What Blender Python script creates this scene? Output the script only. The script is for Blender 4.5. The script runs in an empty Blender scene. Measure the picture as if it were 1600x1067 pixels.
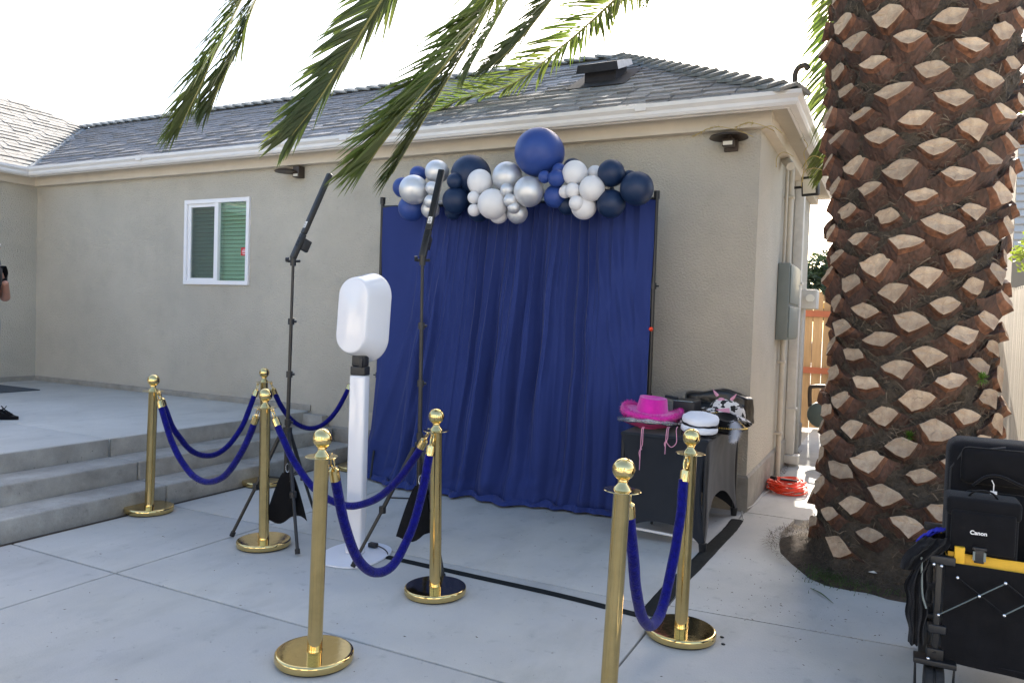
import bpy, bmesh, math, random
from mathutils import Vector as V, Matrix, noise
random.seed(7)
R = math.radians
SC = bpy.context.scene
COL = SC.collection
# ---------------------------------------------------------------- camera
def _basis(p, r, y):
    F = V((math.sin(y)*math.cos(p), math.cos(y)*math.cos(p), -math.sin(p)))
    Rt = V((math.cos(y), -math.sin(y), 0)); U = Rt.cross(F)
    return Rt*math.cos(r)+U*math.sin(r), U*math.cos(r)-Rt*math.sin(r), F
RT, UP, FW = _basis(.03221714, .03302583, -.469325)
FOC = 1171.45; CAM = V((0, 0, 1.5))
cam = bpy.data.objects.new('camera', bpy.data.cameras.new('camera')); COL.objects.link(cam)
m = Matrix((RT, UP, -FW)).transposed().to_4x4(); m.translation = CAM
cam.matrix_world = m
cam.data.sensor_width = 36; cam.data.lens = 36*FOC/1600; cam.data.clip_end = 500; cam.data.clip_start = .05
SC.camera = cam
# ---------------------------------------------------------------- sky, sun, exposure
SUN = V((-.095, 1, .60)).normalized()
w = bpy.data.worlds.new('World'); SC.world = w; w.use_nodes = True
nt = w.node_tree; bgn = nt.nodes['Background']
sky = nt.nodes.new('ShaderNodeTexSky'); sky.sky_type = 'NISHITA'; sky.sun_disc = False
sky.sun_elevation = math.asin(SUN.z); sky.sun_rotation = math.atan2(SUN.x, SUN.y)
sky.air_density = 1.0; sky.dust_density = 3.0; sky.ozone_density = 1.0
nt.links.new(sky.outputs[0], bgn.inputs[0]); bgn.inputs[1].default_value = .15
sl = bpy.data.lights.new('sun', 'SUN'); sl.energy = 5.0; sl.angle = R(.53); sl.color = (1, .93, .82)
so = bpy.data.objects.new('sun', sl); COL.objects.link(so)
so.rotation_euler = SUN.to_track_quat('Z', 'Y').to_euler(); so.location = SUN*40
SC.view_settings.view_transform = 'Standard'; SC.view_settings.look = 'None'
SC.view_settings.gamma = 1; SC.view_settings.use_curve_mapping = False
SC.view_settings.exposure = 1.72
SC.render.engine = 'CYCLES'
# ---------------------------------------------------------------- helpers
def ray(x, y): return FW + RT*((x-800)/FOC) - UP*((y-533.5)/FOC)
def at(x, y, ax, v):                      # point of the place seen at a photo pixel, on the plane axis=v
    d = ray(x, y); return CAM + d*((v-CAM[ax])/d[ax])
def atd(x, y, dep): return CAM + ray(x, y)*dep
def rnd(a, b): return random.uniform(a, b)

MAT = {}
def mat(name, col, rough=.6, metal=0, vary=0, vscale=3, bump=0, bscale=40, bdist=.01, spec=.5, sheen=0, coat=0, hue=None, objrand=0, transl=0, detail=6, stretch=None, speck=0, rvar=0, grime=0):
    m = bpy.data.materials.new(name); m.use_nodes = True; MAT[name] = m
    n = m.node_tree.nodes; L = m.node_tree.links; b = n['Principled BSDF']
    b.inputs['Roughness'].default_value = rough; b.inputs['Metallic'].default_value = metal
    b.inputs['Specular IOR Level'].default_value = spec
    if sheen: b.inputs['Sheen Weight'].default_value = sheen; b.inputs['Sheen Roughness'].default_value = .4
    if coat: b.inputs['Coat Weight'].default_value = coat; b.inputs['Coat Roughness'].default_value = .08
    c4 = (*col, 1); b.inputs['Base Color'].default_value = c4
    tc = n.new('ShaderNodeTexCoord'); src = tc.outputs['Object']
    if stretch:
        mp = n.new('ShaderNodeMapping'); mp.inputs['Scale'].default_value = stretch; L.new(src, mp.inputs[0]); src = mp.outputs[0]
    cur = None
    def mix(fac, a, bcol, t='MIX'):
        x = n.new('ShaderNodeMix'); x.data_type = 'RGBA'; x.blend_type = t
        if hasattr(fac, 'is_linked'): L.new(fac, x.inputs[0])
        else: x.inputs[0].default_value = fac
        for i, q in ((6, a), (7, bcol)):
            if hasattr(q, 'is_linked'): L.new(q, x.inputs[i])
            else: x.inputs[i].default_value = q
        return x.outputs[2]
    if vary:
        h = hue or tuple(c*(1-vary) for c in col)
        nz = n.new('ShaderNodeTexNoise'); nz.inputs['Scale'].default_value = vscale; nz.inputs['Detail'].default_value = detail; nz.inputs['Roughness'].default_value = .65
        L.new(src, nz.inputs['Vector'])
        rp = n.new('ShaderNodeValToRGB'); rp.color_ramp.elements[0].position = .35; rp.color_ramp.elements[1].position = .68
        L.new(nz.outputs['Fac'], rp.inputs[0])
        cur = mix(rp.outputs[0], (*h, 1), c4)
    if speck:
        nz2 = n.new('ShaderNodeTexNoise'); nz2.inputs['Scale'].default_value = 260; nz2.inputs['Detail'].default_value = 2
        L.new(tc.outputs['Object'], nz2.inputs['Vector'])
        r2 = n.new('ShaderNodeMapRange'); r2.inputs[1].default_value = .3; r2.inputs[2].default_value = .7; r2.inputs[3].default_value = 1-speck; r2.inputs[4].default_value = 1+speck*.5
        L.new(nz2.outputs['Fac'], r2.inputs[0])
        cur = mix(1.0, cur or c4, r2.outputs[0], 'MULTIPLY')
    if objrand:
        oi = n.new('ShaderNodeObjectInfo'); r3 = n.new('ShaderNodeMapRange'); r3.inputs[3].default_value = 1-objrand; r3.inputs[4].default_value = 1+objrand
        L.new(oi.outputs['Random'], r3.inputs[0]); cur = mix(1.0, cur or c4, r3.outputs[0], 'MULTIPLY')
    if rvar:
        rz = n.new('ShaderNodeTexNoise'); rz.inputs['Scale'].default_value = 18; rz.inputs['Detail'].default_value = 8; rz.inputs['Distortion'].default_value = 1.5
        L.new(tc.outputs['Object'], rz.inputs['Vector']); rm = n.new('ShaderNodeMapRange'); rm.inputs[1].default_value = .42; rm.inputs[2].default_value = .72; rm.inputs[3].default_value = rough; rm.inputs[4].default_value = rough+rvar
        L.new(rz.outputs['Fac'], rm.inputs[0]); L.new(rm.outputs[0], b.inputs['Roughness'])
    if grime:
        for sc_, lo_, hi_, amt, st_ in ((.45, .38, .62, .16*grime, None), (2.6, .50, .70, .13*grime, (1, .45, 1)), (9, .60, .74, .16*grime, None), (34, .66, .72, .42*grime, None), (90, .69, .73, .5*grime, None)):
            gz = n.new('ShaderNodeTexNoise'); gz.inputs['Scale'].default_value = sc_; gz.inputs['Detail'].default_value = 7; gz.inputs['Roughness'].default_value = .6
            if st_:
                gp = n.new('ShaderNodeMapping'); gp.inputs['Scale'].default_value = st_; gp.inputs['Rotation'].default_value = (0, 0, .7); L.new(tc.outputs['Object'], gp.inputs[0]); L.new(gp.outputs[0], gz.inputs['Vector'])
            else: L.new(tc.outputs['Object'], gz.inputs['Vector'])
            gr = n.new('ShaderNodeMapRange'); gr.inputs[1].default_value = lo_; gr.inputs[2].default_value = hi_; gr.inputs[3].default_value = 1; gr.inputs[4].default_value = 1-amt
            L.new(gz.outputs['Fac'], gr.inputs[0]); cur = mix(1.0, cur or c4, gr.outputs[0], 'MULTIPLY')
    if cur is not None: L.new(cur, b.inputs['Base Color'])
    if bump:
        bz = n.new('ShaderNodeTexNoise'); bz.inputs['Scale'].default_value = bscale; bz.inputs['Detail'].default_value = 5
        L.new(src, bz.inputs['Vector'])
        bp = n.new('ShaderNodeBump'); bp.inputs['Strength'].default_value = bump; bp.inputs['Distance'].default_value = bdist
        L.new(bz.outputs['Fac'], bp.inputs['Height']); L.new(bp.outputs[0], b.inputs['Normal'])
    if transl:
        t = n.new('ShaderNodeBsdfTranslucent'); t.inputs[0].default_value = (col[0]*1.9, col[1]*1.9, col[2]*.8, 1)
        if cur is not None:
            L.new(mix(1.0, cur, (1.55, 1.6, .8, 1), 'MULTIPLY'), t.inputs[0])
        ms = n.new('ShaderNodeMixShader'); ms.inputs[0].default_value = transl
        L.new(b.outputs[0], ms.inputs[1]); L.new(t.outputs[0], ms.inputs[2]); L.new(ms.outputs[0], n['Material Output'].inputs[0])
    return m

class B:                                   # collects shapes, links them as ONE mesh object
    def __init__(s): s.v = []; s.f = []; s.m = []; s.sm = []; s.mi = 0
    def add(s, vs, fs, smooth=False):
        o = len(s.v); s.v += [tuple(p) for p in vs]
        for f in fs: s.f.append(tuple(i+o for i in f)); s.m.append(s.mi); s.sm.append(smooth)
        return s
    def box(s, x0, x1, y0, y1, z0, z1, M=None, bev=0):
        if bev:
            bm = bmesh.new(); bmesh.ops.create_cube(bm, size=1)
            for v in bm.verts: v.co = V(((x0+x1)/2+v.co.x*(x1-x0), (y0+y1)/2+v.co.y*(y1-y0), (z0+z1)/2+v.co.z*(z1-z0)))
            bmesh.ops.bevel(bm, geom=bm.edges[:], offset=bev, segments=3, profile=.5, affect='EDGES')
            bm.verts.index_update(); vs = [v.co.copy() for v in bm.verts]; fs = [[v.index for v in f.verts] for f in bm.faces]; bm.free()
            if M: vs = [M@p for p in vs]
            return s.add(vs, fs, True)
        vs = [V((x, y, z)) for z in (z0, z1) for y in (y0, y1) for x in (x0, x1)]
        if M: vs = [M@p for p in vs]
        return s.add(vs, [(0, 2, 3, 1), (4, 5, 7, 6), (0, 1, 5, 4), (2, 6, 7, 3), (0, 4, 6, 2), (1, 3, 7, 5)])
    def tube(s, pts, r, n=10, cap=True, closed=False, flat=1):
        pts = [V(p) for p in pts]; N = len(pts); rr = r if isinstance(r, (list, tuple)) else [r]*N
        T = []
        for i in range(N):
            if closed: d = pts[(i+1) % N]-pts[i-1]
            else: d = pts[min(i+1, N-1)]-pts[max(i-1, 0)]
            T.append(d.normalized() if d.length > 1e-9 else V((0, 0, 1)))
        a = V((0, 0, 1)) if abs(T[0].z) < .9 else V((1, 0, 0))
        u = T[0].cross(a).normalized(); vs = []
        for i in range(N):
            if i: u = T[i-1].rotation_difference(T[i])@u
            u = (u-T[i]*u.dot(T[i])).normalized(); w_ = T[i].cross(u)
            for k in range(n):
                an = 2*math.pi*k/n; vs.append(pts[i]+(u*math.cos(an)+w_*math.sin(an)*flat)*rr[i])
        fs = []
        for i in range(N if closed else N-1):
            j = (i+1) % N
            for k in range(n): fs.append((i*n+k, i*n+(k+1) % n, j*n+(k+1) % n, j*n+k))
        if cap and not closed: fs += [tuple(range(n))[::-1], tuple((N-1)*n+k for k in range(n))]
        return s.add(vs, fs, True)
    def lathe(s, prof, n=32, c=(0, 0, 0), M=None):
        c = V(c); vs = [V((r*math.cos(2*math.pi*k/n), r*math.sin(2*math.pi*k/n), z)) for r, z in prof for k in range(n)]
        vs = [(M@p if M else p)+c for p in vs]
        fs = [(i*n+k, i*n+(k+1) % n, (i+1)*n+(k+1) % n, (i+1)*n+k) for i in range(len(prof)-1) for k in range(n)]
        if prof[0][0] > 1e-6: fs.append(tuple(range(n))[::-1])
        if prof[-1][0] > 1e-6: fs.append(tuple((len(prof)-1)*n+k for k in range(n)))
        return s.add(vs, fs, True)
    def ball(s, c, r, sx=1, sy=1, sz=1, n=24, M=None):
        k = n//2; prof = [(max(math.sin(math.pi*i/k), 1e-4)*r, -math.cos(math.pi*i/k)*r) for i in range(k+1)]
        mm = Matrix.Diagonal((sx, sy, sz)); mm = (M@mm) if M else mm
        return s.lathe(prof, n, c, mm)
    def prism(s, poly, z0, z1, M=None):    # poly in xy
        n = len(poly); vs = [V((x, y, z)) for z in (z0, z1) for x, y in poly]
        if M: vs = [M@p for p in vs]
        return s.add(vs, [tuple(range(n))[::-1], tuple(range(n, 2*n))]+[(i, (i+1) % n, n+(i+1) % n, n+i) for i in range(n)])
    def sweep(s, path, prof):              # path in xy, prof (out,z); out is to the RIGHT of travel
        N = len(path); P = [V((*p, 0)) for p in path]; vs = []
        for i in range(N):
            ns = []
            for a, b in ((i-1, i), (i, i+1)):
                if a >= 0 and b < N:
                    d = (P[b]-P[a]).normalized(); ns.append(V((d.y, -d.x, 0)))
            nn = ns[0] if len(ns) == 1 else (ns[0]+ns[1])/(1+ns[0].dot(ns[1]))
            for o, z in prof: vs.append(P[i]+nn*o+V((0, 0, z)))
        k = len(prof)
        fs = [(i*k+j, i*k+(j+1) % k, (i+1)*k+(j+1) % k, (i+1)*k+j) for i in range(N-1) for j in range(k)]
        fs += [tuple(range(k)), tuple((N-1)*k+j for j in range(k))[::-1]]
        return s.add(vs, fs)
    def grid(s, fn, nu, nv, smooth=True):
        vs = [fn(i/nu, j/nv) for j in range(nv+1) for i in range(nu+1)]; q = nu+1
        return s.add(vs, [(j*q+i, j*q+i+1, (j+1)*q+i+1, (j+1)*q+i) for j in range(nv) for i in range(nu)], smooth)
    def mesh(s, name, mats, fix=True):
        me = bpy.data.meshes.new(name); me.from_pydata(s.v, [], s.f)
        for mm in (mats if isinstance(mats, (list, tuple)) else [mats]): me.materials.append(mm)
        me.polygons.foreach_set('material_index', s.m); me.polygons.foreach_set('use_smooth', s.sm)
        me.update()
        if fix:
            bm = bmesh.new(); bm.from_mesh(me); bmesh.ops.recalc_face_normals(bm, faces=bm.faces[:]); bm.to_mesh(me); bm.free()
        if any(s.sm): me.set_sharp_from_angle(angle=R(38))
        return me
def obj(name, mesh, parent=None, loc=None, label=None, kind=None):
    o = bpy.data.objects.new(name, mesh); COL.objects.link(o)
    if parent: o.parent = parent
    if loc is not None: o.location = loc
    if label: o['label'] = label
    if kind: o['kind'] = kind
    return o
def part(name, b, mats, parent, label=None, kind=None, fix=True):   # b built in world coordinates
    base = V((0, 0, 0)); p = parent
    while p: base += p.location; p = p.parent
    b.v = [tuple(V(q)-base) for q in b.v]
    return obj(name, b.mesh(name, mats, fix), parent, None, label, kind)
def thing(name, label, cat, loc=(0, 0, 0), group=None):
    o = bpy.data.objects.new(name, None); COL.objects.link(o); o.location = loc; o.empty_display_size = .2
    o['label'] = label; o['category'] = cat
    if group: o['group'] = group
    return o
def tag(o, label, cat, group=None):
    o['label'] = label; o['category'] = cat
    if group: o['group'] = group
    return o
def dup(root, loc, label, rot=None):
    r = root.copy(); COL.objects.link(r); r.location = loc
    if rot: r.rotation_euler = rot
    r['label'] = label
    for ch in list(root.children):
        c = ch.copy(); COL.objects.link(c); c.parent = r
        for g in ch.children:
            d = g.copy(); COL.objects.link(d); d.parent = c
    return r
def bez(pts, n):                            # Catmull-Rom through points
    P = [V(p) for p in pts]; P = [P[0]*2-P[1]]+P+[P[-1]*2-P[-2]]; out = []
    for i in range(1, len(P)-2):
        for k in range(n):
            t = k/n; a, b, c, d = P[i-1:i+3]
            out.append(.5*((2*b)+(c-a)*t+(2*a-5*b+4*c-d)*t*t+(3*b-a-3*c+d)*t**3))
    out.append(P[-2]); return out

# ---------------------------------------------------------------- materials
mat('stucco', (.55, .515, .44), .92, vary=.10, vscale=1.1, bump=1, bscale=60, bdist=.016, spec=.2, speck=.2, grime=.55)
mat('foundation', (.34, .32, .28), .95, vary=.3, vscale=6, bump=.5, bscale=40)
mat('concrete', (.55, .53, .475), .85, vary=.12, vscale=1.3, bump=.3, bscale=90, bdist=.004, spec=.3, speck=.10, hue=(.50, .49, .47), grime=1.3)
mat('porch_concrete', (.66, .64, .59), .85, vary=.12, vscale=1.3, bump=.3, bscale=90, bdist=.004, spec=.3, speck=.10, grime=.9)
mat('step_concrete', (.50, .475, .425), .88, vary=.3, vscale=5, bump=.4, bscale=60, bdist=.006, speck=.16, grime=1.5)
mat('joint', (.10, .095, .085), .95, vary=.5, vscale=30)
mat('ground', (.42, .39, .34), 1, vary=.25, vscale=.8, bump=.6, bscale=30, bdist=.02)
mat('pale_stucco', (.62, .57, .48), .9, vary=.1, vscale=.8, bump=.4, bscale=50)
mat('soil', (.085, .062, .045), 1, vary=.5, vscale=14, bump=1, bscale=60, bdist=.03)
mat('white_metal', (.72, .70, .68), .4, vary=.06, vscale=5)
mat('trim', (.62, .56, .47), .7, vary=.1, vscale=4, bump=.1)
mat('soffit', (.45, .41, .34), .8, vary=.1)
mat('shingle', (.31, .305, .31), .95, vary=.35, vscale=9, objrand=.28, bump=.8, bscale=220, bdist=.004, speck=.4)
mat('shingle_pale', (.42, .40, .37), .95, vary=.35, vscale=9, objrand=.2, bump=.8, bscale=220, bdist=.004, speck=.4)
mat('shingle_cap', (.29, .30, .295), .95, vary=.3, vscale=12, objrand=.2, bump=.8, bscale=220, bdist=.004, speck=.4)
mat('vinyl', (.80, .80, .82), .35)
mat('blind', (.36, .47, .40), .6, objrand=.05)
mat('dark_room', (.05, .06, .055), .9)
mat('screen_mesh', (.16, .18, .17), .8)
mat('red', (.62, .02, .03), .5)
mat('brass', (.82, .62, .27), .06, 1, rvar=.12, vary=.12, vscale=14, bump=.03, bscale=30)
mat('brass_scuffed', (.76, .56, .24), .05, 1, rvar=.10, vary=.22, vscale=7, bump=.012, bscale=14)
mat('velvet', (.006, .007, .19), .8, vary=.55, vscale=42, bump=1, bscale=160, bdist=.006, sheen=.18, spec=.1)
mat('curtain', (.026, .043, .168), .8, vary=.10, vscale=2, bump=.12, bscale=500, bdist=.001, sheen=.10, spec=.15)
mat('black_metal', (.013, .013, .014), .42, vary=.2, vscale=12, spec=.5)
mat('black_plastic', (.012, .013, .016), .45, bump=.1, bscale=80)
mat('black_fabric', (.008, .008, .010), .9, vary=.4, vscale=14, bump=.7, bscale=400, bdist=.002, sheen=.1, spec=.2)
mat('spandex', (.014, .018, .026), .7, vary=.2, vscale=6, bump=.3, bscale=500, bdist=.001, sheen=.15, spec=.3)
mat('black_leather', (.010, .010, .011), .28, bump=.5, bscale=18, bdist=.02)
mat('steel', (.7, .7, .7), .25, 1)
mat('booth_white', (.70, .70, .73), .16, coat=.3)
mat('white_paint', (.74, .75, .80), .3)
mat('b_blue', (.026, .062, .26), .42, vary=.1, vscale=8, spec=.4)
mat('b_navy', (.008, .024, .072), .45, vary=.1, vscale=8, spec=.4)
mat('b_white', (.74, .73, .74), .4, vary=.03, vscale=6)
mat('b_silver', (.66, .67, .69), .42, .62, vary=.06, vscale=6)
mat('pink_felt', (.75, .02, .42), .95, bump=.5, bscale=200, sheen=.5, vary=.15, vscale=30)
mat('pink_dark', (.62, .06, .25), .9, bump=.4, bscale=200)
mat('pink_cord', (.65, .30, .42), .8)
mat('sequin', (.75, .72, .78), .15, 1, vary=.6, vscale=120, bump=1, bscale=150, bdist=.01)
mat('white_cloth', (.78, .79, .84), .8, bump=.3, bscale=60)
mat('gold_trim', (.55, .38, .08), .4, .6)
mat('orange', (.85, .06, .015), .45, vary=.15, vscale=30)
mat('grey_box', (.17, .20, .19), .5, vary=.1, vscale=6)
mat('pipe_paint', (.50, .46, .38), .55, vary=.15, vscale=8)
mat('white_dirty', (.60, .58, .53), .6, vary=.2, vscale=6)
mat('bronze', (.055, .042, .034), .45, .4)
mat('lamp_glass', (.70, .68, .60), .3)
mat('vent_metal', (.03, .03, .038), .95, .0, vary=.3, vscale=12)
mat('vent_galv', (.30, .32, .35), .6, .3, vary=.3, vscale=12)
mat('fence_wood', (.42, .27, .14), .85, vary=.3, vscale=3, stretch=(8, 8, .6), objrand=.12, bump=.3, bscale=20)
mat('fence_pale', (.50, .43, .33), .85, vary=.3, vscale=3, stretch=(8, 8, .6), objrand=.15, bump=.3, bscale=20)
mat('redwood', (.36, .11, .055), .8, vary=.2, vscale=5)
mat('trunk_fibre', (.11, .085, .060), 1, vary=.6, vscale=14, bump=1, bscale=50, bdist=.04)
mat('fibre', (.13, .098, .068), 1, vary=.5, vscale=6, objrand=0)
mat('stub_base', (.13, .062, .040), .75, hue=(.035, .022, .016), vary=.6, vscale=14, bump=1, bscale=45, bdist=.02, objrand=.3, stretch=(1, 1, .35))
mat('husk', (.24, .18, .125), 1, vary=.6, vscale=5)
mat('stub_cut', (.58, .44, .30), .85, vary=.35, vscale=12, hue=(.36, .24, .155), bump=.8, bscale=60, bdist=.012, objrand=.22, speck=.12)
mat('stub_side', (.28, .115, .055), .6, hue=(.045, .022, .015), vary=.65, vscale=11, bump=.9, bscale=30, bdist=.02, objrand=.35, stretch=(1, 1, .35))
mat('frond', (.095, .145, .048), .5, vary=.4, vscale=2.2, hue=(.13, .15, .055), transl=.36)
mat('frond_dark', (.075, .115, .05), .5, vary=.4, vscale=2.2, hue=(.11, .12, .05), transl=.32)
mat('rachis', (.28, .26, .08), .5)
mat('leaf', (.07, .11, .03), .5, vary=.5, vscale=1.5, transl=.4)
mat('leaf_dark', (.04, .07, .03), .6, vary=.5, vscale=.8, transl=.2)
mat('leaf_yellow', (.16, .20, .04), .5, vary=.4, vscale=3, transl=.5)
mat('bark', (.12, .09, .07), .95, vary=.4, vscale=8)
mat('dry_grass', (.42, .34, .17), .8, transl=.3)
mat('grass', (.07, .11, .035), .7, vary=.4, vscale=6, transl=.3)
mat('skin', (.42, .20, .13), .5, vary=.1, vscale=20)
mat('jeans', (.05, .12, .30), .9, vary=.2, vscale=30, bump=.3, bscale=300)
mat('hair', (.02, .013, .01), .6)
mat('phone', (.35, .35, .38), .2, .6)
mat('yellow', (.75, .42, .02), .6, vary=.12, vscale=10, bump=.2, bscale=200)
mat('blue_cloth', (.015, .02, .40), .8)
mat('rubber', (.012, .012, .012), .7, bump=.4, bscale=60)
mat('tape', (.018, .021, .022), .9, spec=.1, vary=.3, vscale=30, bump=.4, bscale=60, bdist=.003)
mat('mat_grey', (.07, .08, .09), .95, bump=.5, bscale=300)
mat('siding', (.40, .41, .42), .7)
mat('tan_wall', (.20, .17, .13), .8)
mat('print_white', (.8, .8, .8), .6)
mat('weed', (.10, .20, .03), .6, transl=.35)
mat('gas_green', (.10, .13, .12), .5, .2, vary=.2, vscale=14)
mat('litter', (.10, .07, .05), .9)
# window glass
gm = bpy.data.materials.new('glass'); gm.use_nodes = True; MAT['glass'] = gm
_n = gm.node_tree.nodes; _l = gm.node_tree.links; _n.remove(_n['Principled BSDF'])
_t = _n.new('ShaderNodeBsdfTransparent'); _t.inputs[0].default_value = (.85, .97, .91, 1)
_g = _n.new('ShaderNodeBsdfGlossy'); _g.inputs['Roughness'].default_value = .02; _g.inputs[0].default_value = (.8, .9, .85, 1)
_lw = _n.new('ShaderNodeLayerWeight'); _lw.inputs[0].default_value = .5; _f = _n.new('ShaderNodeMapRange'); _f.inputs[3].default_value = .05; _f.inputs[4].default_value = .38; _l.new(_lw.outputs['Facing'], _f.inputs[0])
_m = _n.new('ShaderNodeMixShader'); _l.new(_f.outputs[0], _m.inputs[0]); _l.new(_t.outputs[0], _m.inputs[1]); _l.new(_g.outputs[0], _m.inputs[2])
_l.new(_m.outputs[0], _n['Material Output'].inputs[0])
M_ = MAT
def kind(o, k='structure'): o['kind'] = k; return o
# ---------------------------------------------------------------- ground
b = B(); b.add([(-60, -60, -.06), (80, -60, -.06), (80, 90, -.06), (-60, 90, -.06)], [(0, 1, 2, 3)])
kind(part('ground', b, M_['ground'], None))
# patio of poured slabs: each slab its own piece, joints recessed
patio = obj('patio', None); kind(patio)
def slab(name, par, x0, x1, y0, y1, z0, z1, mt, g=.006, lab=None):
    b = B(); b.box(x0+g, x1-g, y0+g, y1-g, z0, z1, bev=.006); return part(name, b, mt, par, lab)
PX = [-4.80, -3.815, -1.0, .62]
PY = [-7.5, -5.2, -3.0, -.9, .3, 1.5, 2.715, 3.86, 6.21]
for i in range(3):
    for j in range(len(PY)-1):
        x0, x1, y0, y1 = PX[i], PX[i+1], PY[j], PY[j+1]
        if i == 2 and y0 > 2.6: continue
        slab('slab', patio, x0, x1, y0, y1, -.05, 0, M_['concrete'])
slab('slab', patio, .62, 5.2, -7.5, 2.44, -.05, 0, M_['concrete'])
slab('slab', patio, .62, 1.18, 2.45, 3.93, -.05, 0, M_['concrete'])
# slab beside the trunk has an opening edge cut round the planting bed
def poly_slab(poly, n='slab'):
    b = B(); bm = bmesh.new(); vs = [bm.verts.new((x, y, 0)) for x, y in poly]; f = bm.faces.new(vs)
    r = bmesh.ops.extrude_face_region(bm, geom=[f]); 
    for v in r['geom']:
        if isinstance(v, bmesh.types.BMVert): v.co.z -= .05
    bmesh.ops.triangulate(bm, faces=[q for q in bm.faces if len(q.verts) > 4])
    bm.verts.index_update(); b.add([v.co.copy() for v in bm.verts], [[v.index for v in q.verts] for q in bm.faces]); bm.free()
    return part(n, b, M_['concrete'], patio)
poly_slab([(-.994, 2.721), (.614, 2.721), (.614, 4.03), (-.994, 3.90)])
bed = [(-.60, 6.3), (-.66, 5.75), (-.64, 5.45), (-.60, 5.22), (-.51, 5.02), (-.38, 4.78), (-.28, 4.70), (-.15, 4.69), (.02, 4.71), (.20, 4.76), (.40, 4.83), (.61, 4.86)]
poly_slab([(-.994, 3.912), (.614, 4.042)]+bed[::-1][:-1]+[(-.62, 6.19), (-.994, 6.19)])
poly_slab([(-.99, 6.205), (-.55, 6.205), (-.42, 6.35), (-.30, 6.6), (.1, 6.9), (1.18, 6.95), (1.18, 8.2), (-.99, 8.2)])
poly_slab([(-.99, 8.212), (1.18, 8.212), (1.18, 11.9), (-.99, 11.9)])
b = B(); b.box(-4.865, -4.806, -7.5, 6.2, -.06, -.012)
part('dirt_strip', b, M_['soil'], patio)
# soil bed round the trunk
b = B()
def bedf(u, v):
    a = u*2*math.pi; c = V((.09, 5.5, 0)); r = v
    p = V((.11+math.cos(a)*r*.80*(1+.06*math.sin(5*a)), 5.43+math.sin(a)*.84*r*(1+.05*math.cos(4*a)), 0))
    h = .13*(1-v**2)+.03*noise.noise(V((p.x*9, p.y*9, 0)))*(1-v**6) - .045*v**8
    return V((p.x, p.y, h-.012))
b.grid(bedf, 60, 16); bedm = part('planting_bed', b, M_['soil'], None); kind(bedm)

# porch and steps
porch = obj('porch', None); kind(porch)
for y0, y1 in ((-3, .3), (.3, 3.9), (3.9, 6.212)):
    slab('slab', porch, -10.5, -5.585, y0, y1, -.05, .42, M_['porch_concrete'], g=.004)
    b = B(); b.box(-5.585, -5.565, y0+.006, y1-.02, .0, .415, bev=.004); part('riser', b, M_['step_concrete'], porch)
steps = obj('steps', None); kind(steps)
for (x0, x1, z) in ((-5.56, -5.20, .28), (-5.195, -4.87, .14)):
    for y0, y1 in ((-3, .3), (.3, 3.88), (3.88, 6.16)):
        b = B(); b.box(x0, x1, y0+.006, y1-.004, -.05, z, bev=.012); part('step_block', b, M_['step_concrete'], steps)
# ---------------------------------------------------------------- house
house = thing('house', 'long single storey stucco house with grey shingle roof and white gutters', 'house', (-1, 6.224, 0))
WT = 3.12
b = B()
W0, W1, WZ0, WZ1 = -7.56, -6.51, 1.765, 2.755
xs = [-10.5, W0, W1, -1.0]; zs = [-.05, WZ0, WZ1, WT]
for i in range(3):
    for j in range(3):
        if i == 1 and j == 1: continue
        b.add([(xs[i], 6.224, zs[j]), (xs[i+1], 6.224, zs[j]), (xs[i+1], 6.224, zs[j+1]), (xs[i], 6.224, zs[j+1])], [(0, 1, 2, 3)])
for (xa, za, xb_, zb) in ((W0, WZ0, W1, WZ0), (W1, WZ0, W1, WZ1), (W1, WZ1, W0, WZ1), (W0, WZ1, W0, WZ0)):
    b.add([(xa, 6.224, za), (xb_, 6.224, zb), (xb_, 6.36, zb), (xa, 6.36, za)], [(0, 1, 2, 3)])
b.add([(-1, 6.224, -.05), (-1, 10.2, -.05), (-1, 10.2, WT), (-1, 6.224, WT)], [(0, 1, 2, 3)])
b.add([(-1, 10.2, -.05), (-17, 10.2, -.05), (-17, 10.2, WT), (-1, 10.2, WT)], [(0, 1, 2, 3)])
part('wall', b, M_['stucco'], house, fix=False)
b = B(); b.add([(-10.5, -4, -.05), (-10.5, 6.224, -.05), (-10.5, 6.224, WT), (-10.5, -4, WT)], [(0, 1, 2, 3)])
part('wall', b, M_['stucco'], house, 'stucco wall of the wing on the left', fix=False)
b = B(); b.sweep([(-1, 10.2), (-1, 6.224), (-5.56, 6.224)], [(0, -.05), (-.018, -.05), (-.018, .27), (-.004, .29), (0, .29)]); part('foundation', b, M_['foundation'], house)
b = B(); b.sweep([(-5.56, 6.224), (-10.5, 6.224), (-10.5, -3)], [(0, .42), (-.02, .42), (-.02, .475), (-.006, .485), (0, .485)]); part('weep_screed', b, M_['foundation'], house)
b = B(); b.box(-5.62, -5.30, 6.10, 6.206, 0, .40, bev=.01); part('step_curb', b, M_['step_concrete'], house)
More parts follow.
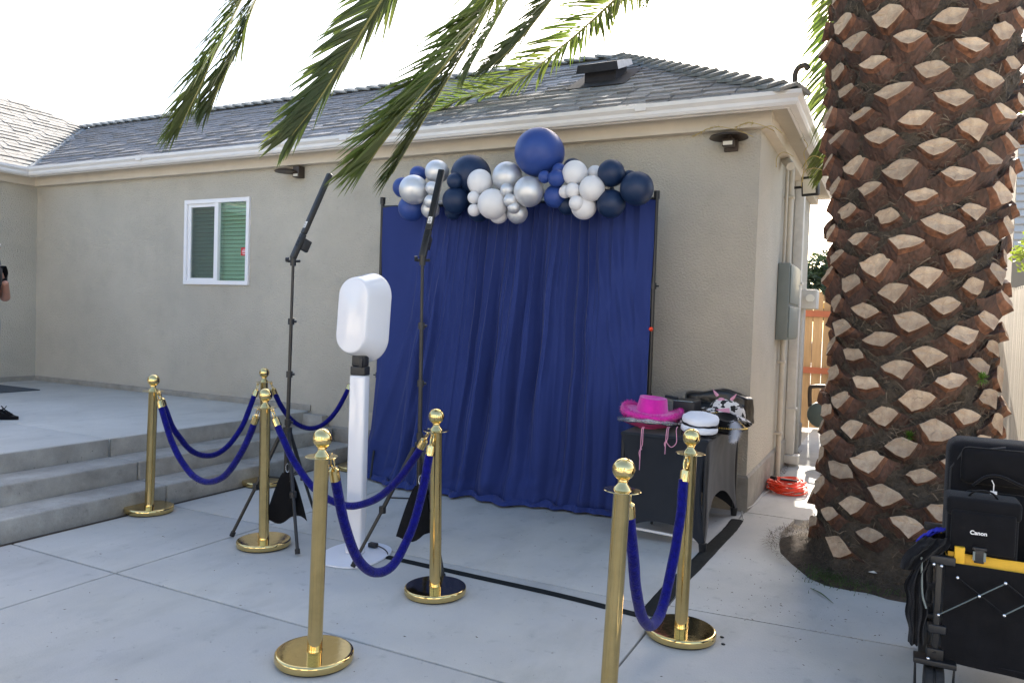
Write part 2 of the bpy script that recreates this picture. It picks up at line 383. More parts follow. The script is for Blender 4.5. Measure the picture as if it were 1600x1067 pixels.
# stucco corner bead lines
# eaves
EP = [(-10.5, -3), (-10.5, 6.224), (-1.0, 6.224), (-1.0, 10.2), (-17, 10.2)]
b = B(); b.sweep(EP, [(0.0, 3.055), (.085, 3.055), (.085, 3.175), (0, 3.175)]); part('frieze_board', b, M_['trim'], house)
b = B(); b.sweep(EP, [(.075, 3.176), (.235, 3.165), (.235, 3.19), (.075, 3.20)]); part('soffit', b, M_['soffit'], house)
b = B(); b.sweep(EP, [(.215, 3.14), (.236, 3.14), (.236, 3.25), (.215, 3.25)]); part('fascia', b, M_['white_metal'], house)
b = B(); b.sweep(EP, [(.237, 3.148), (.285, 3.148), (.298, 3.170), (.298, 3.195), (.322, 3.222), (.322, 3.252), (.312, 3.252), (.312, 3.228), (.290, 3.2), (.245, 3.19), (.245, 3.25), (.237, 3.25)])
part('gutter', b, M_['white_metal'], house)
for gx in (-1.9, -4.95, -8.0):
    b = B(); b.box(gx-.045, gx+.045, 5.8985, 5.90, 3.20, 3.254); part('gutter_seam', b, M_['white_metal'], house)
# roof
EY, EZ, EX = 5.93, 3.235, -.72
TS = .555; RY, RZ = 8.2, 4.495; LX = -10.2
hipx = -2.95
ly = LX-(RY-EY)
deck = B()
deck.add([(LX, EY, EZ), (EX, EY, EZ), (hipx, RY, RZ), (ly, RY, RZ)], [(0, 1, 2, 3)])
deck.add([(EX, EY, EZ), (EX, 2*RY-EY, EZ), (hipx, RY, RZ)], [(0, 1, 2)])
deck.add([(EX, 2*RY-EY, EZ), (-18, 2*RY-EY, EZ), (-18, RY, RZ), (hipx, RY, RZ)], [(0, 1, 2, 3)])
LK = LX-4.2; ZK = EZ+TS*4.2
deck.add([(LX, -3, EZ), (LX, EY, EZ), (ly, RY, RZ), (-12.9, 7.15, EZ+TS*2.7), (-12.9, -3, EZ+TS*2.7)], [(0, 1, 2, 3, 4)])
roof = part('roof', deck, M_['shingle_cap'], house)
HB = V(house.location)
# shingles: tabs laid in courses, shared meshes
nvec = V((0, -TS, 1)).normalized(); svec = V((0, 1, TS)).normalized()
def tabmesh(w_, h, th, nm, mm):
    b = B(); b.add([(0, 0, 0), (w_, 0, 0), (w_, h, -.004), (0, h, -.004), (.004, .0, th), (w_-.004, .0, th), (w_, h, .001), (0, h, .001)], [(0, 3, 2, 1), (4, 5, 6, 7), (0, 1, 5, 4), (1, 2, 6, 5), (2, 3, 7, 6), (3, 0, 4, 7)])
    return b
variants = []
EXPO = .148
for wv in (.17, .21, .26, .31):
    for th in (.010, .020):
        variants.append((wv, th, tabmesh(wv-.006, EXPO*1.35, th, 'shingle', None).mesh('shingle', M_['shingle'])))
SL = math.hypot(RY-EY, RZ-EZ); ncr = int(SL/EXPO)
rotm = Matrix((V((1, 0, 0)), svec, nvec)).transposed()
tabs = []
for c in range(ncr):
    s0 = c*EXPO; y = EY+s0*svec.y; z = EZ+s0*svec.z
    xr = EX-(s0/SL)*(EX-hipx)-.02; xl = LX-(s0/SL)*(LX-ly)+.02
    x = xr
    while x > xl+.1:
        wv, th, me = random.choice(variants)
        wv2 = min(wv, x-xl)
        tabs.append((x-wv, y, z, wv, th, me)); x -= wv
tabs.sort(key=lambda t: (V((t[0], t[1], t[2]))-CAM).length)
restb = B()
for i, (x, y, z, wv, th, me) in enumerate(tabs):
    Mx = Matrix.Translation(V((x, y, z))+nvec*.003)@rotm.to_4x4()
    if i < 300:
        o = obj('shingle', me, roof); o.matrix_basis = Matrix.Translation(-HB)@Mx
    else:
        restb.add([Mx@v.co for v in me.vertices], [tuple(p.vertices) for p in me.polygons])
part('shingle_field', restb, M_['shingle'], roof, kind='stuff')
# left wing slope (faces right), laid in the paler shingle colour
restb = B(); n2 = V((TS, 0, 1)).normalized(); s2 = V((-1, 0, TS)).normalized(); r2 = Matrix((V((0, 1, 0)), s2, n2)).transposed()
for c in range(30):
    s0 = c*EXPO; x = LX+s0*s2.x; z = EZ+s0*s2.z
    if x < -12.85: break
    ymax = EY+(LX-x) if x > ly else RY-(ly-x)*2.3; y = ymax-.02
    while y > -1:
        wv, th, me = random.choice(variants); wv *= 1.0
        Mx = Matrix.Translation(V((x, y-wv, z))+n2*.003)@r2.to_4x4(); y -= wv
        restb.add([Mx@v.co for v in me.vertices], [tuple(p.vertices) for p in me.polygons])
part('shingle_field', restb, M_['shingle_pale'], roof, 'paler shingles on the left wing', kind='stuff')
# hip and ridge caps
def capmesh():
    b = B(); L_, W_, d = .24, .135, .05
    prof = [(-W_, -d), (-W_*.5, -d*.42), (0, .006), (W_*.5, -d*.42), (W_, -d)]
    vs = []
    for (xx, lift, t) in ((0, .052, 0), (L_, .006, 0), (0, .024, 1), (L_, -.008, 1)):
        for p in prof: vs.append((xx, p[0], p[1]+lift))
    q = 5; fs = []
    for i in range(4):
        fs += [(i, i+1, q+i+1, q+i), (2*q+i, 3*q+i, 3*q+i+1, 2*q+i+1), (i, 2*q+i, 2*q+i+1, i+1), (q+i, q+i+1, 3*q+i+1, 3*q+i)]
    fs += [(0, q, 3*q, 2*q), (4, 2*q+4, 3*q+4, q+4)]
    b.add(vs, fs); return b.mesh('ridge_cap', M_['shingle_cap'])
cme = capmesh()
def caps(p0, p1, ex=.17):
    p0, p1 = V(p0), V(p1); d = (p1-p0); n = int(d.length/ex); d.normalize(); s = V((0, 0, 1)).cross(d).normalized(); u = d.cross(s)
    for i in range(n):
        p = p0+d*ex*i + u*.004
        o = obj('ridge_cap', cme, roof); o.matrix_basis = Matrix.Translation(p-HB)@Matrix((d, s, u)).transposed().to_4x4()@Matrix.Rotation(rnd(-.02, .02), 4, 'Z')
caps((EX, EY, EZ+.012), (hipx, RY, RZ+.012)); caps((ly, RY, RZ+.01), (hipx+.1, RY, RZ+.01), .19)
caps((-12.9, 1.5, EZ+TS*2.7+.01), (-12.9, 7.1, EZ+TS*2.7+.01), .3)
b = B(); b.tube([(LX, EY, EZ+.012), (ly, RY, RZ+.012)], .03, 6, flat=.3); part('valley', b, M_['shingle_cap'], roof)
# roof vent
b = B(); vz = lambda y: EZ+TS*(y-EY)
vx0, vx1, vy0, vy1 = -2.83, -2.47, 6.93, 7.25
b.add([(vx0+.02, vy0, vz(vy0)), (vx1-.02, vy0, vz(vy0)), (vx1-.02, vy1, vz(vy1)), (vx0+.02, vy1, vz(vy1)), (vx0+.02, vy0, vz(vy0)+.14), (vx1-.02, vy0, vz(vy0)+.14), (vx1-.02, vy1, vz(vy1)+.10), (vx0+.02, vy1, vz(vy1)+.10)], [(0, 3, 2, 1), (4, 5, 6, 7), (0, 1, 5, 4), (1, 2, 6, 5), (2, 3, 7, 6), (3, 0, 4, 7)])
vent = part('roof_vent', b, M_['vent_metal'], house)
b = B(); 
b.add([(vx0-.04, vy0-.08, vz(vy0)+.10), (vx1+.03, vy0-.08, vz(vy0)+.10), (vx1+.04, vy1+.0, vz(vy1)+.09), (vx0-.04, vy1+.0, vz(vy1)+.09),
       (vx0-.03, vy0-.07, vz(vy0)+.185), (vx1+.01, vy0-.07, vz(vy0)+.185), (vx1+.02, vy1+.0, vz(vy1)+.15), (vx0-.03, vy1+.0, vz(vy1)+.15)], [(0, 3, 2, 1), (4, 5, 6, 7), (0, 1, 5, 4), (2, 3, 7, 6), (3, 0, 4, 7)])
b.mi = 1; b.add([(vx1+.033, vy0-.08, vz(vy0)+.10), (vx1+.043, vy1+.0, vz(vy1)+.09), (vx1+.023, vy1+.0, vz(vy1)+.15), (vx1+.013, vy0-.07, vz(vy0)+.185)], [(0, 1, 2, 3)])
part('vent_hood', b, [M_['vent_metal'], M_['vent_galv']], vent)
b = B(); b.add([(vx0-.12, vy0-.16, vz(vy0-.16)+.026), (vx1+.12, vy0-.16, vz(vy0-.16)+.026), (vx1+.12, vy1+.1, vz(vy1+.1)+.03), (vx0-.12, vy1+.1, vz(vy1+.1)+.03)], [(0, 1, 2, 3)])
part('flashing', b, M_['vent_metal'], vent)
b = B(); q = V((-.86, 7.0, 3.2)); b.tube(bez([q, q+V((0, 0, .38)), q+V((.0, 0, .50)), q+V((.025, .0, .555)), q+V((.075, 0, .57)), q+V((.11, 0, .535))], 5), .024, 12)
part('vent_pipe', b, M_['bronze'], house)
# window: slider with blinds
win = part('window', (lambda b: (b.box(W0, W1, 6.195, 6.25, WZ0, WZ0+.045), b.box(W0, W1, 6.195, 6.25, WZ1-.045, WZ1), b.box(W0, W0+.045, 6.195, 6.25, WZ0+.045, WZ1-.045), b.box(W1-.045, W1, 6.195, 6.25, WZ0+.045, WZ1-.045), b)[-1])(B()), M_['vinyl'], house)
XM = (W0+W1)/2+.005
b = B(); b.box(XM-.03, XM+.03, 6.20, 6.246, WZ0+.046, WZ1-.046); part('mullion', b, M_['vinyl'], win)
b = B()
for a0, a1, c0, c1 in ((W0+.046, XM-.031, WZ0+.046, WZ0+.075), (W0+.046, XM-.031, WZ1-.085, WZ1-.046), (W0+.046, W0+.095, WZ0+.076, WZ1-.086)): b.box(a0, a1, 6.215, 6.243, c0, c1)
part('sash', b, M_['vinyl'], win)
b = B(); b.add([(W0+.09, 6.228, WZ0+.07), (XM-.03, 6.228, WZ0+.07), (XM-.03, 6.228, WZ1-.08), (W0+.09, 6.228, WZ1-.08)], [(0, 1, 2, 3)])
sm = bpy.data.materials.new('insect_screen'); sm.use_nodes = True; MAT['insect_screen'] = sm
_n = sm.node_tree.nodes; _l = sm.node_tree.links; _tt = _n.new('ShaderNodeBsdfTransparent'); _mm = _n.new('ShaderNodeMixShader'); _mm.inputs[0].default_value = .5
_n['Principled BSDF'].inputs['Base Color'].default_value = (.10, .11, .105, 1); _n['Principled BSDF'].inputs['Roughness'].default_value = .9
_l.new(_tt.outputs[0], _mm.inputs[1]); _l.new(_n['Principled BSDF'].outputs[0], _mm.inputs[2]); _l.new(_mm.outputs[0], _n['Material Output'].inputs[0])
part('insect_screen', b, sm, win)
for xa, xb_, lab in ((W0+.05, XM-.03, None), (XM+.03, W1-.045, None)):
    b = B(); b.box(xa, xb_, 6.236, 6.240, WZ0+.05, WZ1-.05); part('pane', b, M_['glass'], win)
sb = B(); sb.add([(0, 0, 0), (1.0, 0, 0), (1.0, .030, .040), (0, .030, .040), (0, -.002, .0025), (1.0, -.002, .0025), (1.0, .028, .0425), (0, .028, .0425)], [(0, 3, 2, 1), (4, 5, 6, 7), (0, 1, 5, 4), (1, 2, 6, 5), (2, 3, 7, 6), (3, 0, 4, 7)])
sme = sb.mesh('blind_slat', M_['blind'])
for k in range(21):
    o = obj('blind_slat', sme, win); o.location = V((W0+.03, 6.275, WZ0+.03+k*.045))-HB
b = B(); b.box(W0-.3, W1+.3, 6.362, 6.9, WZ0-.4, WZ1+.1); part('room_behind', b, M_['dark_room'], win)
b = B(); b.box(W1-.045-.105, W1-.05, 6.232, 6.2345, 2.10, 2.19); st = part('sticker', b, M_['red'], win)
b.__init__(); 
for k, (wd, zz) in enumerate(((.05, 2.168), (.07, 2.15), (.07, 2.138), (.05, 2.118))): b.box(W1-.098-wd/2, W1-.098+wd/2, 6.2305, 6.2318, zz-.004, zz+.003)
part('sticker_print', b, M_['print_white'], win)
# ---- wall lamps
def wall_lamp(x, z, label, tilt=0):
    t = thing('wall_lamp', label, 'wall lamp', (x, 6.224, z), 'bronze wall lamps under the eaves')
    b = B(); b.box(x-.055, x+.055, 6.19, 6.222, z-.06, z+.07, bev=.006); part('back_plate', b, M_['bronze'], t)
    b = B(); b.tube([(x, 6.2, z+.05), (x, 6.12, z+.05)], .018, 8); part('arm', b, M_['bronze'], t)
    b = B(); b.lathe([(.02, .075), (.06, .066), (.145, .035), (.15, .022), (.14, .022), (.055, .05), (.0001, .055)], 28, (x, 6.09, z)); part('shade', b, M_['bronze'], t)
    b = B(); b.box(x-.045, x+.045, 6.06, 6.13, z-.045, z+.02, bev=.005); lb = part('lamp_body', b, M_['bronze'], t)
    b = B(); b.box(x-.036, x+.036, 6.054, 6.0585, z-.037, z-.008); part('lens', b, M_['lamp_glass'], t)
    return t
def wall_lamp_side(x, z, label):
    t = thing('wall_lamp', label, 'wall lamp', (x, 6.224, z), 'bronze wall lamps under the eaves')
    b = B(); b.box(x-.045, x+.045, 6.13, 6.222, z-.065, z+.055, bev=.006); part('back_plate', b, M_['bronze'], t)
    b = B(); b.box(x-.03, x+.03, 6.126, 6.129, z-.055, z-.03); part('lens', b, M_['lamp_glass'], t)
    b = B(); b.lathe([(.01, .03), (.09, .022), (.125, .0), (.12, -.008), (.0001, -.003)], 24, (x-.105, 6.10, z-.005)); part('shade', b, M_['bronze'], t)
    b = B(); b.tube([(x-.04, 6.16, z+.01), (x-.1, 6.11, z+.012)], .014, 8); part('arm', b, M_['bronze'], t)
p = at(464, 268, 1, 6.15); wall_lamp_side(p.x, p.z, 'bronze wall lamp under the eave left of the light wands')
p = at(1139, 217, 1, 6.1); wall_lamp(p.x, p.z-.02, 'bronze wall lamp with oval shade under the eave near the house corner')
# floodlight on the side
p = atd(1266, 291, 7.3); t = thing('flood_light', 'black framed flood light on the side of the house beside the trunk', 'light', (-1, p.y+.1, p.z))
fm = Matrix.Translation(p)@Matrix.Rotation(R(-20), 4, 'Z')@Matrix.Rotation(R(8), 4, 'X')
b = B(); b.box(-.085, .085, -.02, .03, -.095, .095, fm, bev=.012); part('housing', b, M_['black_metal'], t)
b = B(); b.box(-.062, .062, -.026, -.0205, -.07, .07, fm); part('lens', b, M_['lamp_glass'], t)
b = B(); b.tube([fm@V((-.05, .03, 0)), (-.93, p.y+.06, p.z), (-1.0, p.y+.1, p.z)], .013, 8); part('bracket', b, M_['black_metal'], t)
# small white sensor
p = at(1233, 256, 0, -.93); t = thing('security_sensor', 'small white sensor on the side wall below the soffit', 'sensor', (-1, p.y, p.z))
b = B(); b.tube([(-.998, p.y, p.z+.03), (-.95, p.y, p.z+.02)], .028, 12); part('mount', b, M_['white_dirty'], t)
b = B(); b.tube([(-.955, p.y-.02, p.z+.025), (-.90, p.y-.12, p.z-.05)], .04, 14); part('barrel', b, M_['white_dirty'], t)
# electrical gear on the side wall
t = thing('utility_box', 'tall grey electrical cabinet on the side wall', 'electrical box', (-1, 7.9, 1.37))
b = B(); b.box(-.998, -.89, 7.5, 8.3, 1.37, 2.1, bev=.008); part('cabinet', b, M_['grey_box'], t)
b = B(); b.box(-.888, -.878, 7.52, 8.28, 1.72, 2.08, bev=.003); part('door', b, M_['grey_box'], t)
b = B(); b.box(-.888, -.878, 7.52, 8.28, 1.39, 1.69, bev=.003); part('door', b, M_['grey_box'], t)
def pipe(x, y, z0, z1, r, label, nm='conduit', mt='pipe_paint', cl=()):
    t = thing(nm, label, nm.replace('_', ' '), (x, y, z0))
    b = B(); b.tube([(x, y, z0), (x, y, z1)], r, 12); part('pipe', b, M_[mt], t)
    for z in cl:
        b = B(); b.box(-.999, x+r+.006, y-r-.02, y+r+.02, z-.012, z+.012, bev=.003); part('clamp', b, M_[mt], t)
pipe(-.955, 7.75, 0.0, 1.368, .024, 'cream painted conduit below the grey cabinet, with two clamps', cl=(.45, 1.15))
pipe(-.965, 7.90, 0.0, 1.368, .017, 'thin cream conduit just behind the clamped one below the grey cabinet')
pipe(-.945, 7.75, 2.102, 3.15, .030, 'thick cream conduit rising from the grey cabinet to the eave', cl=(2.75,))
pipe(-.965, 7.62, 2.102, 3.15, .014, 'thin cream conduit above the grey cabinet beside the thick one')
t = thing('downspout', 'white rectangular downspout at the side wall', 'downspout', (-1, 8.6, .05))
b = B(); b.box(-.998, -.90, 8.55, 8.66, .12, 3.14, bev=.01); part('pipe', b, M_['white_dirty'], t)
b = B(); b.box(-.99, -.84, 8.50, 8.66, .03, .119, Matrix.Identity(4), bev=.01); part('outlet', b, M_['white_dirty'], t)
b = B(); b.box(-.998, -.885, 8.53, 8.68, 1.95, 1.975, bev=.002); b.box(-.998, -.885, 8.53, 8.68, .6, .625, bev=.002); part('strap', b, M_['white_dirty'], t)
t = thing('meter_box', 'light grey electric meter box sticking out of the side wall', 'meter box', (-1, 9.3, 1.7))
b = B(); b.box(-.998, -.79, 9.2, 9.5, 1.71, 1.93, bev=.012); part('case', b, M_['white_dirty'], t)
b = B(); b.tube([(-.86, 9.2, 1.83), (-.86, 9.16, 1.83)], .045, 16); part('dial', b, M_['lamp_glass'], t)
b = B(); b.tube([(-.96, 9.35, .0), (-.96, 9.35, 1.709)], .03, 10); part('riser_pipe', b, M_['white_dirty'], t)
t = thing('gas_meter', 'round grey green gas meter with bent pipe in the side passage', 'gas meter', (-.62, 9.3, 0))
b = B(); mm = Matrix.Rotation(R(90), 3, 'X'); b.lathe([(.0001, -.09), (.08, -.085), (.14, -.05), (.15, 0), (.14, .05), (.08, .085), (.0001, .09)], 28, (-.68, 9.1, .52), mm); part('body', b, M_['gas_green'], t)
b = B(); b.tube(bez([(-.80, 9.1, .60), (-.81, 9.1, .78), (-.78, 9.1, .83), (-.6, 9.1, .84), (-.42, 9.1, .83), (-.38, 9.1, .7), (-.38, 9.1, .0)], 5), .022, 10); part('pipe', b, M_['bronze'], t)
b = B(); b.box(-.66, -.50, 9.0, 9.2, 0, .38, bev=.02); part('regulator', b, M_['gas_green'], t)
# ---- fences
def fence(nm_label, cat, p0, p1, h, mt, bw=.14, rails=(), rail_side=-1, group=None):
    p0, p1 = V((*p0, 0)), V((*p1, 0)); d = (p1-p0).normalized(); n = V((d.y, -d.x, 0))*rail_side; L_ = (p1-p0).length
    t = thing('fence', nm_label, 'fence', p0)
    ms = []
    for k in range(3):
        b = B(); hh = h+rnd(-.012, .012); w2 = bw-.008
        b.prism([(0, -.009), (w2, -.009), (w2, .009), (0, .009)], 0, hh-.03); b.prism([(.02, -.008), (w2-.02, -.008), (w2-.02, .008), (.02, .008)], hh-.03, hh); ms.append(b.mesh('board', M_[mt]))
    for i in range(int(L_/bw)):
        o = obj('board', random.choice(ms), t); o.location = d*(i*bw)+V((0, 0, rnd(-.01, .01))); o.rotation_euler = (0, rnd(-.004, .004), math.atan2(d.y, d.x))
    Mx = Matrix.Translation(p0)@Matrix.Rotation(math.atan2(d.y, d.x), 4, 'Z')
    for z in rails:
        b = B(); b.box(0, L_, *((-.05, -.011) if rail_side == -1 else (.011, .05)), z-.045, z+.045, Mx); part('rail', b, M_['redwood'], t)
    return t
fence('golden wooden board fence with redwood rails closing the side passage', 'fence', (-1.9, 12.0), (1.2, 12.0), 2.02, 'fence_wood', .14, (1.70, .86), -1)
fence('pale sunlit wooden board fence right of the trunk', 'fence', (1.22, 5.0), (1.22, 13.2), 2.02, 'fence_pale', .14, ())
# ---- unseen sunlit house, added behind the camera to bounce light and show in the brass
t = thing('added_house', 'unseen pale stucco house added behind the camera to bounce sunlight', 'house', (-3, -12, 0))
b = B(); b.box(-24, -9.5, -20, -12, -.05, 3.4); b.box(-9.5, 14, -20, -11, -.05, 5.6); part('wall', b, M_['pale_stucco'], t)
b = B(); b.box(-24.4, -9.1, -20.4, -11.6, 3.401, 3.7); b.box(-9.0, 14.4, -20.4, -10.6, 5.601, 5.95); part('roof', b, M_['shingle'], t)
for wx, wz in ((-7.5, 3.4), (-4.2, 3.4), (1.5, 3.4), (5.2, 3.4), (-7.5, .9), (4.6, .9), (-14, 1.1), (-19, 1.1)):
    yy = -11 if wx > -9 else -12
    b = B(); b.box(wx-.75, wx+.75, yy+.001, yy+.05, wz, wz+1.3); wn = part('window', b, M_['vinyl'], t)
    b = B(); b.box(wx-.67, wx+.67, yy+.051, yy+.055, wz+.08, wz+1.22); part('pane', b, M_['dark_room'], wn)
b = B(); b.box(-1.9, -.9, -10.999, -10.95, 0, 2.1); part('door', b, M_['dark_room'], t)
# ---- far things
def box_house(): pass
t = thing('neighbour_house', 'pale neighbouring house with lap siding seen right of the trunk', 'house', (5, 20, 0))
b = B(); b.box(2.3, 10, 20, 26, 0, 6.2); part('wall', b, M_['tan_wall'], t)
bb = B(); bb.add([(2.3, 19.995, 0), (10, 19.995, 0), (10, 19.90, .03), (2.3, 19.90, .03), (2.3, 19.97, .17), (10, 19.97, .17)], [(0, 1, 2, 3), (3, 2, 5, 4)])
bme = bb.mesh('siding_board', M_['siding'])
for k in range(16):
    o = obj('siding_board', bme, t); o.location = V((-5, -20, 3.4+k*.17))
b = B(); b.box(2.72, 3.15, 19.93, 19.99, 2.0, 3.5); fw = part('window', b, M_['vinyl'], t)
b = B(); b.box(2.78, 3.10, 19.91, 19.925, 2.08, 3.42); part('pane', b, M_['dark_room'], fw)
b = B(); b.prism([(2.3, 19.3), (10.4, 19.3), (10.4, 26.5), (2.3, 26.5)], 6.21, 6.4); part('roof', b, M_['shingle_pale'], t)
t = thing('canopy', 'yellow canopy roof just above the passage fence', 'canopy', (-3, 24, 0))
c1, c2, c3 = at(1258, 442, 1, 24), at(1285, 462, 1, 24), at(1250, 462, 1, 24)
b = B(); apex = V((-3.2, 24, c1.z+.25)); k = 1.6
b.add([apex, (apex.x-k, 22.6, 2.1), (apex.x+k, 22.6, 2.1), (apex.x+k, 25.6, 2.1), (apex.x-k, 25.6, 2.1)], [(0, 1, 2), (0, 2, 3), (0, 3, 4), (0, 4, 1)])
part('roof_cloth', b, M_['yellow'], t)
for sx in (-k+.05, k-.05):
    for y in (22.65, 25.5):
        b = B(); b.tube([(apex.x+sx, y, 0), (apex.x+sx, y, 2.1)], .03, 8); part('leg', b, M_['white_metal'], t)
def leaf_cloud(b, pts, n, size, rad):
    for i in range(n):
        c, r = random.choice(pts); d = V((random.gauss(0, 1), random.gauss(0, 1), random.gauss(0, 1))).normalized()*r*random.random()**.4
        p = V(c)+d; a = V((rnd(-1, 1), rnd(-1, 1), rnd(-.6, .6))).normalized(); q = a.cross(V((rnd(-1, 1), rnd(-1, 1), rnd(-1, 1)))).normalized(); s = size*rnd(.6, 1.3)
        b.add([p-a*s, p+q*s*.4, p+a*s, p-q*s*.4], [(0, 1, 2, 3)])
def tree(nm, label, base, h, blobs, mt, n, size, group=None, tr=.15):
    t = thing(nm, label, 'tree', base, group)
    base = V(base); b = B(); top = base+V((0, 0, h)); b.tube(bez([base, base+V((.1, 0, h*.4)), top], 5), [tr*(1-.07*i) for i in range(11)], 8)
    for c, r in blobs:
        m0 = base.lerp(top, rnd(.45, .8)); b.tube(bez([m0, m0.lerp(V(c), .5)+V((0, 0, .2)), V(c)], 4), [tr*.45*(1-.1*i) for i in range(9)], 6)
    part('trunk', b, M_['bark'], t)
    b = B(); leaf_cloud(b, blobs, n, size, None); part('crown', b, M_[mt], t, kind='stuff', fix=False)
q = at(1275, 425, 1, 34)
tree('tree', 'dark green round tree far beyond the passage fence', (q.x, 34, 0), 3.2, [((q.x+.3, 34, q.z), .9), ((q.x+1.2, 34.2, q.z-.6), 1.0), ((q.x-.8, 34, q.z-.5), 1.0), ((q.x+.2, 33.6, q.z-1.0), 1.2), ((q.x+2.4, 34, q.z-1.1), .8)], 'leaf_dark', 5200, .12)
q = at(1592, 370, 1, 12.5)
tree('tree', 'yellow green leafy tree with bare dark limbs right of the palm trunk', (q.x+.9, 12.6, 0), 4.2, [((q.x+.35, 12.5, q.z+.0), .32), ((q.x+.2, 12.6, q.z-.25), .28), ((q.x+.8, 12.5, q.z-.5), .35), ((q.x+.6, 12.6, q.z+.5), .3), ((q.x+.25, 12.5, q.z+1.9), .4), ((q.x+1.2, 12.5, q.z+1.2), .7)], 'leaf_yellow', 1500, .05, tr=.09)
for i_, (tx, ty, th_, lab) in enumerate(((-8.5, -7.5, 2.6, 'unseen dark leafy tree added for brass reflections, on the left'), (3.4, -6.5, 2.4, 'unseen dark leafy tree added for brass reflections, on the right'), (-2.4, -8.6, 2.2, 'unseen dark leafy tree added for brass reflections, before the added house'))):
    tree('tree', lab, (tx, ty, 0), th_, [((tx, ty, th_+.4), 1.1), ((tx+.7, ty+.2, th_-.1), .8), ((tx-.7, ty-.1, th_+.0), .85), ((tx, ty, th_+1.2), .7)], 'leaf_dark', 2600, .16)  # unseen trees, added as dark shapes for the brass to reflect
t = thing('utility_wire', 'thin overhead wire above the passage fence', 'wire', (-3, 24, 4))
p, q = at(1180, 376, 1, 24), at(1420, 373, 1, 24); b = B(); b.tube(bez([p, (p+q)/2-V((0, 0, .05)), q], 4), .018, 5); part('wire', b, M_['black_metal'], t)
def proj(p):
    d = V(p)-CAM; z = d.dot(FW); return 800+FOC*d.dot(RT)/z, 533.5-FOC*d.dot(UP)/z, z
# ---------------------------------------------------------------- stanchions
def make_stanchion():
    t = thing('stanchion', '', 'stanchion', (0, 0, 0), 'brass rope stanchions round the photo area')
    b = B(); b.lathe([(.0001, .006), (.158, .006), (.1645, .009), (.1665, .013), (.1668, .034), (.1650, .0395), (.161, .0428), (.158, .0438), (.156, .0440), (.150, .0441), (.06, .0441), (.052, .0441), (.0001, .0441)], 72); part('base', b, M_['brass'], t)
    b = B(); b.lathe([(.0001, .0005), (.156, .0005), (.159, .003), (.157, .0058), (.0001, .0058)], 48); part('rubber_pad', b, M_['rubber'], t)
    b = B(); b.lathe([(.0335, .0445), (.0335, .049), (.0325, .051), (.0318, .054), (.0316, .868), (.033, .87), (.033, .878), (.0001, .879)], 40); part('pole', b, M_['brass_scuffed'], t)
    b = B(); b.lathe([(.03, .8795), (.068, .8795), (.070, .881), (.068, .883), (.034, .8845), (.031, .892), (.019, .905), (.0165, .912), (.021, .916), (.021, .922), (.0001, .923)], 40); part('collar', b, M_['brass'], t)
    b = B(); b.ball((0, 0, .959), .0425, n=40); part('ball', b, M_['brass'], t)
    return t
st0 = make_stanchion()
SP = [((233, 799), (240, 591), 'farthest left brass stanchion, standing below the step corner'),
      ((412, 852), (415, 618), 'brass stanchion between the left light stand and the steps, rope to each side'),
      ((410, 757), (413, 579), 'brass stanchion partly hidden behind another, closest to the step end'),
      ((491, 1031), (504, 696), 'front brass stanchion standing alone with wide mirror base left of centre'),
      ((680, 927), (682, 656), 'brass stanchion with dark mirrored base before the curtain, below the right light stand'),
      ((1063, 993), (1080, 694), 'brass stanchion at the right with two black spots beside its base, before the hat table'),
      ((947, 1134), (975, 752), 'brass stanchion cut off by the bottom edge, base out of view'),
      ((555, 733), (562, 598), 'brass stanchion almost wholly hidden behind the white photo booth post')]
SPOS = []; STOP = []
for i, (pb, pt, lab) in enumerate(SP):
    g = at(*pb, 2, 0)
    # sideways lean, from the ball's place in the photo
    up = V((g.x, g.y, .959)); x, y, z = proj(up); s = RT.copy(); s.z = 0; s.normalize()
    off = 0 if i == 7 else (pt[0]-x)/FOC*z
    ang = math.atan2(off, .959); ax = s.cross(V((0, 0, 1))); ax = V((0, 0, 1)).cross(s)
    ang = max(-.03, min(.03, ang)); q = Matrix.Rotation(ang, 4, ax)
    eul = (q@Matrix.Rotation(rnd(0, 6), 4, 'Z')).to_euler()
    if i == 0: st0.location = g; st0['label'] = lab; st0.rotation_euler = eul
    else: dup(st0, g, lab, eul)
    SPOS.append(g); STOP.append(g+q.to_3x3()@V((0, 0, .872)))
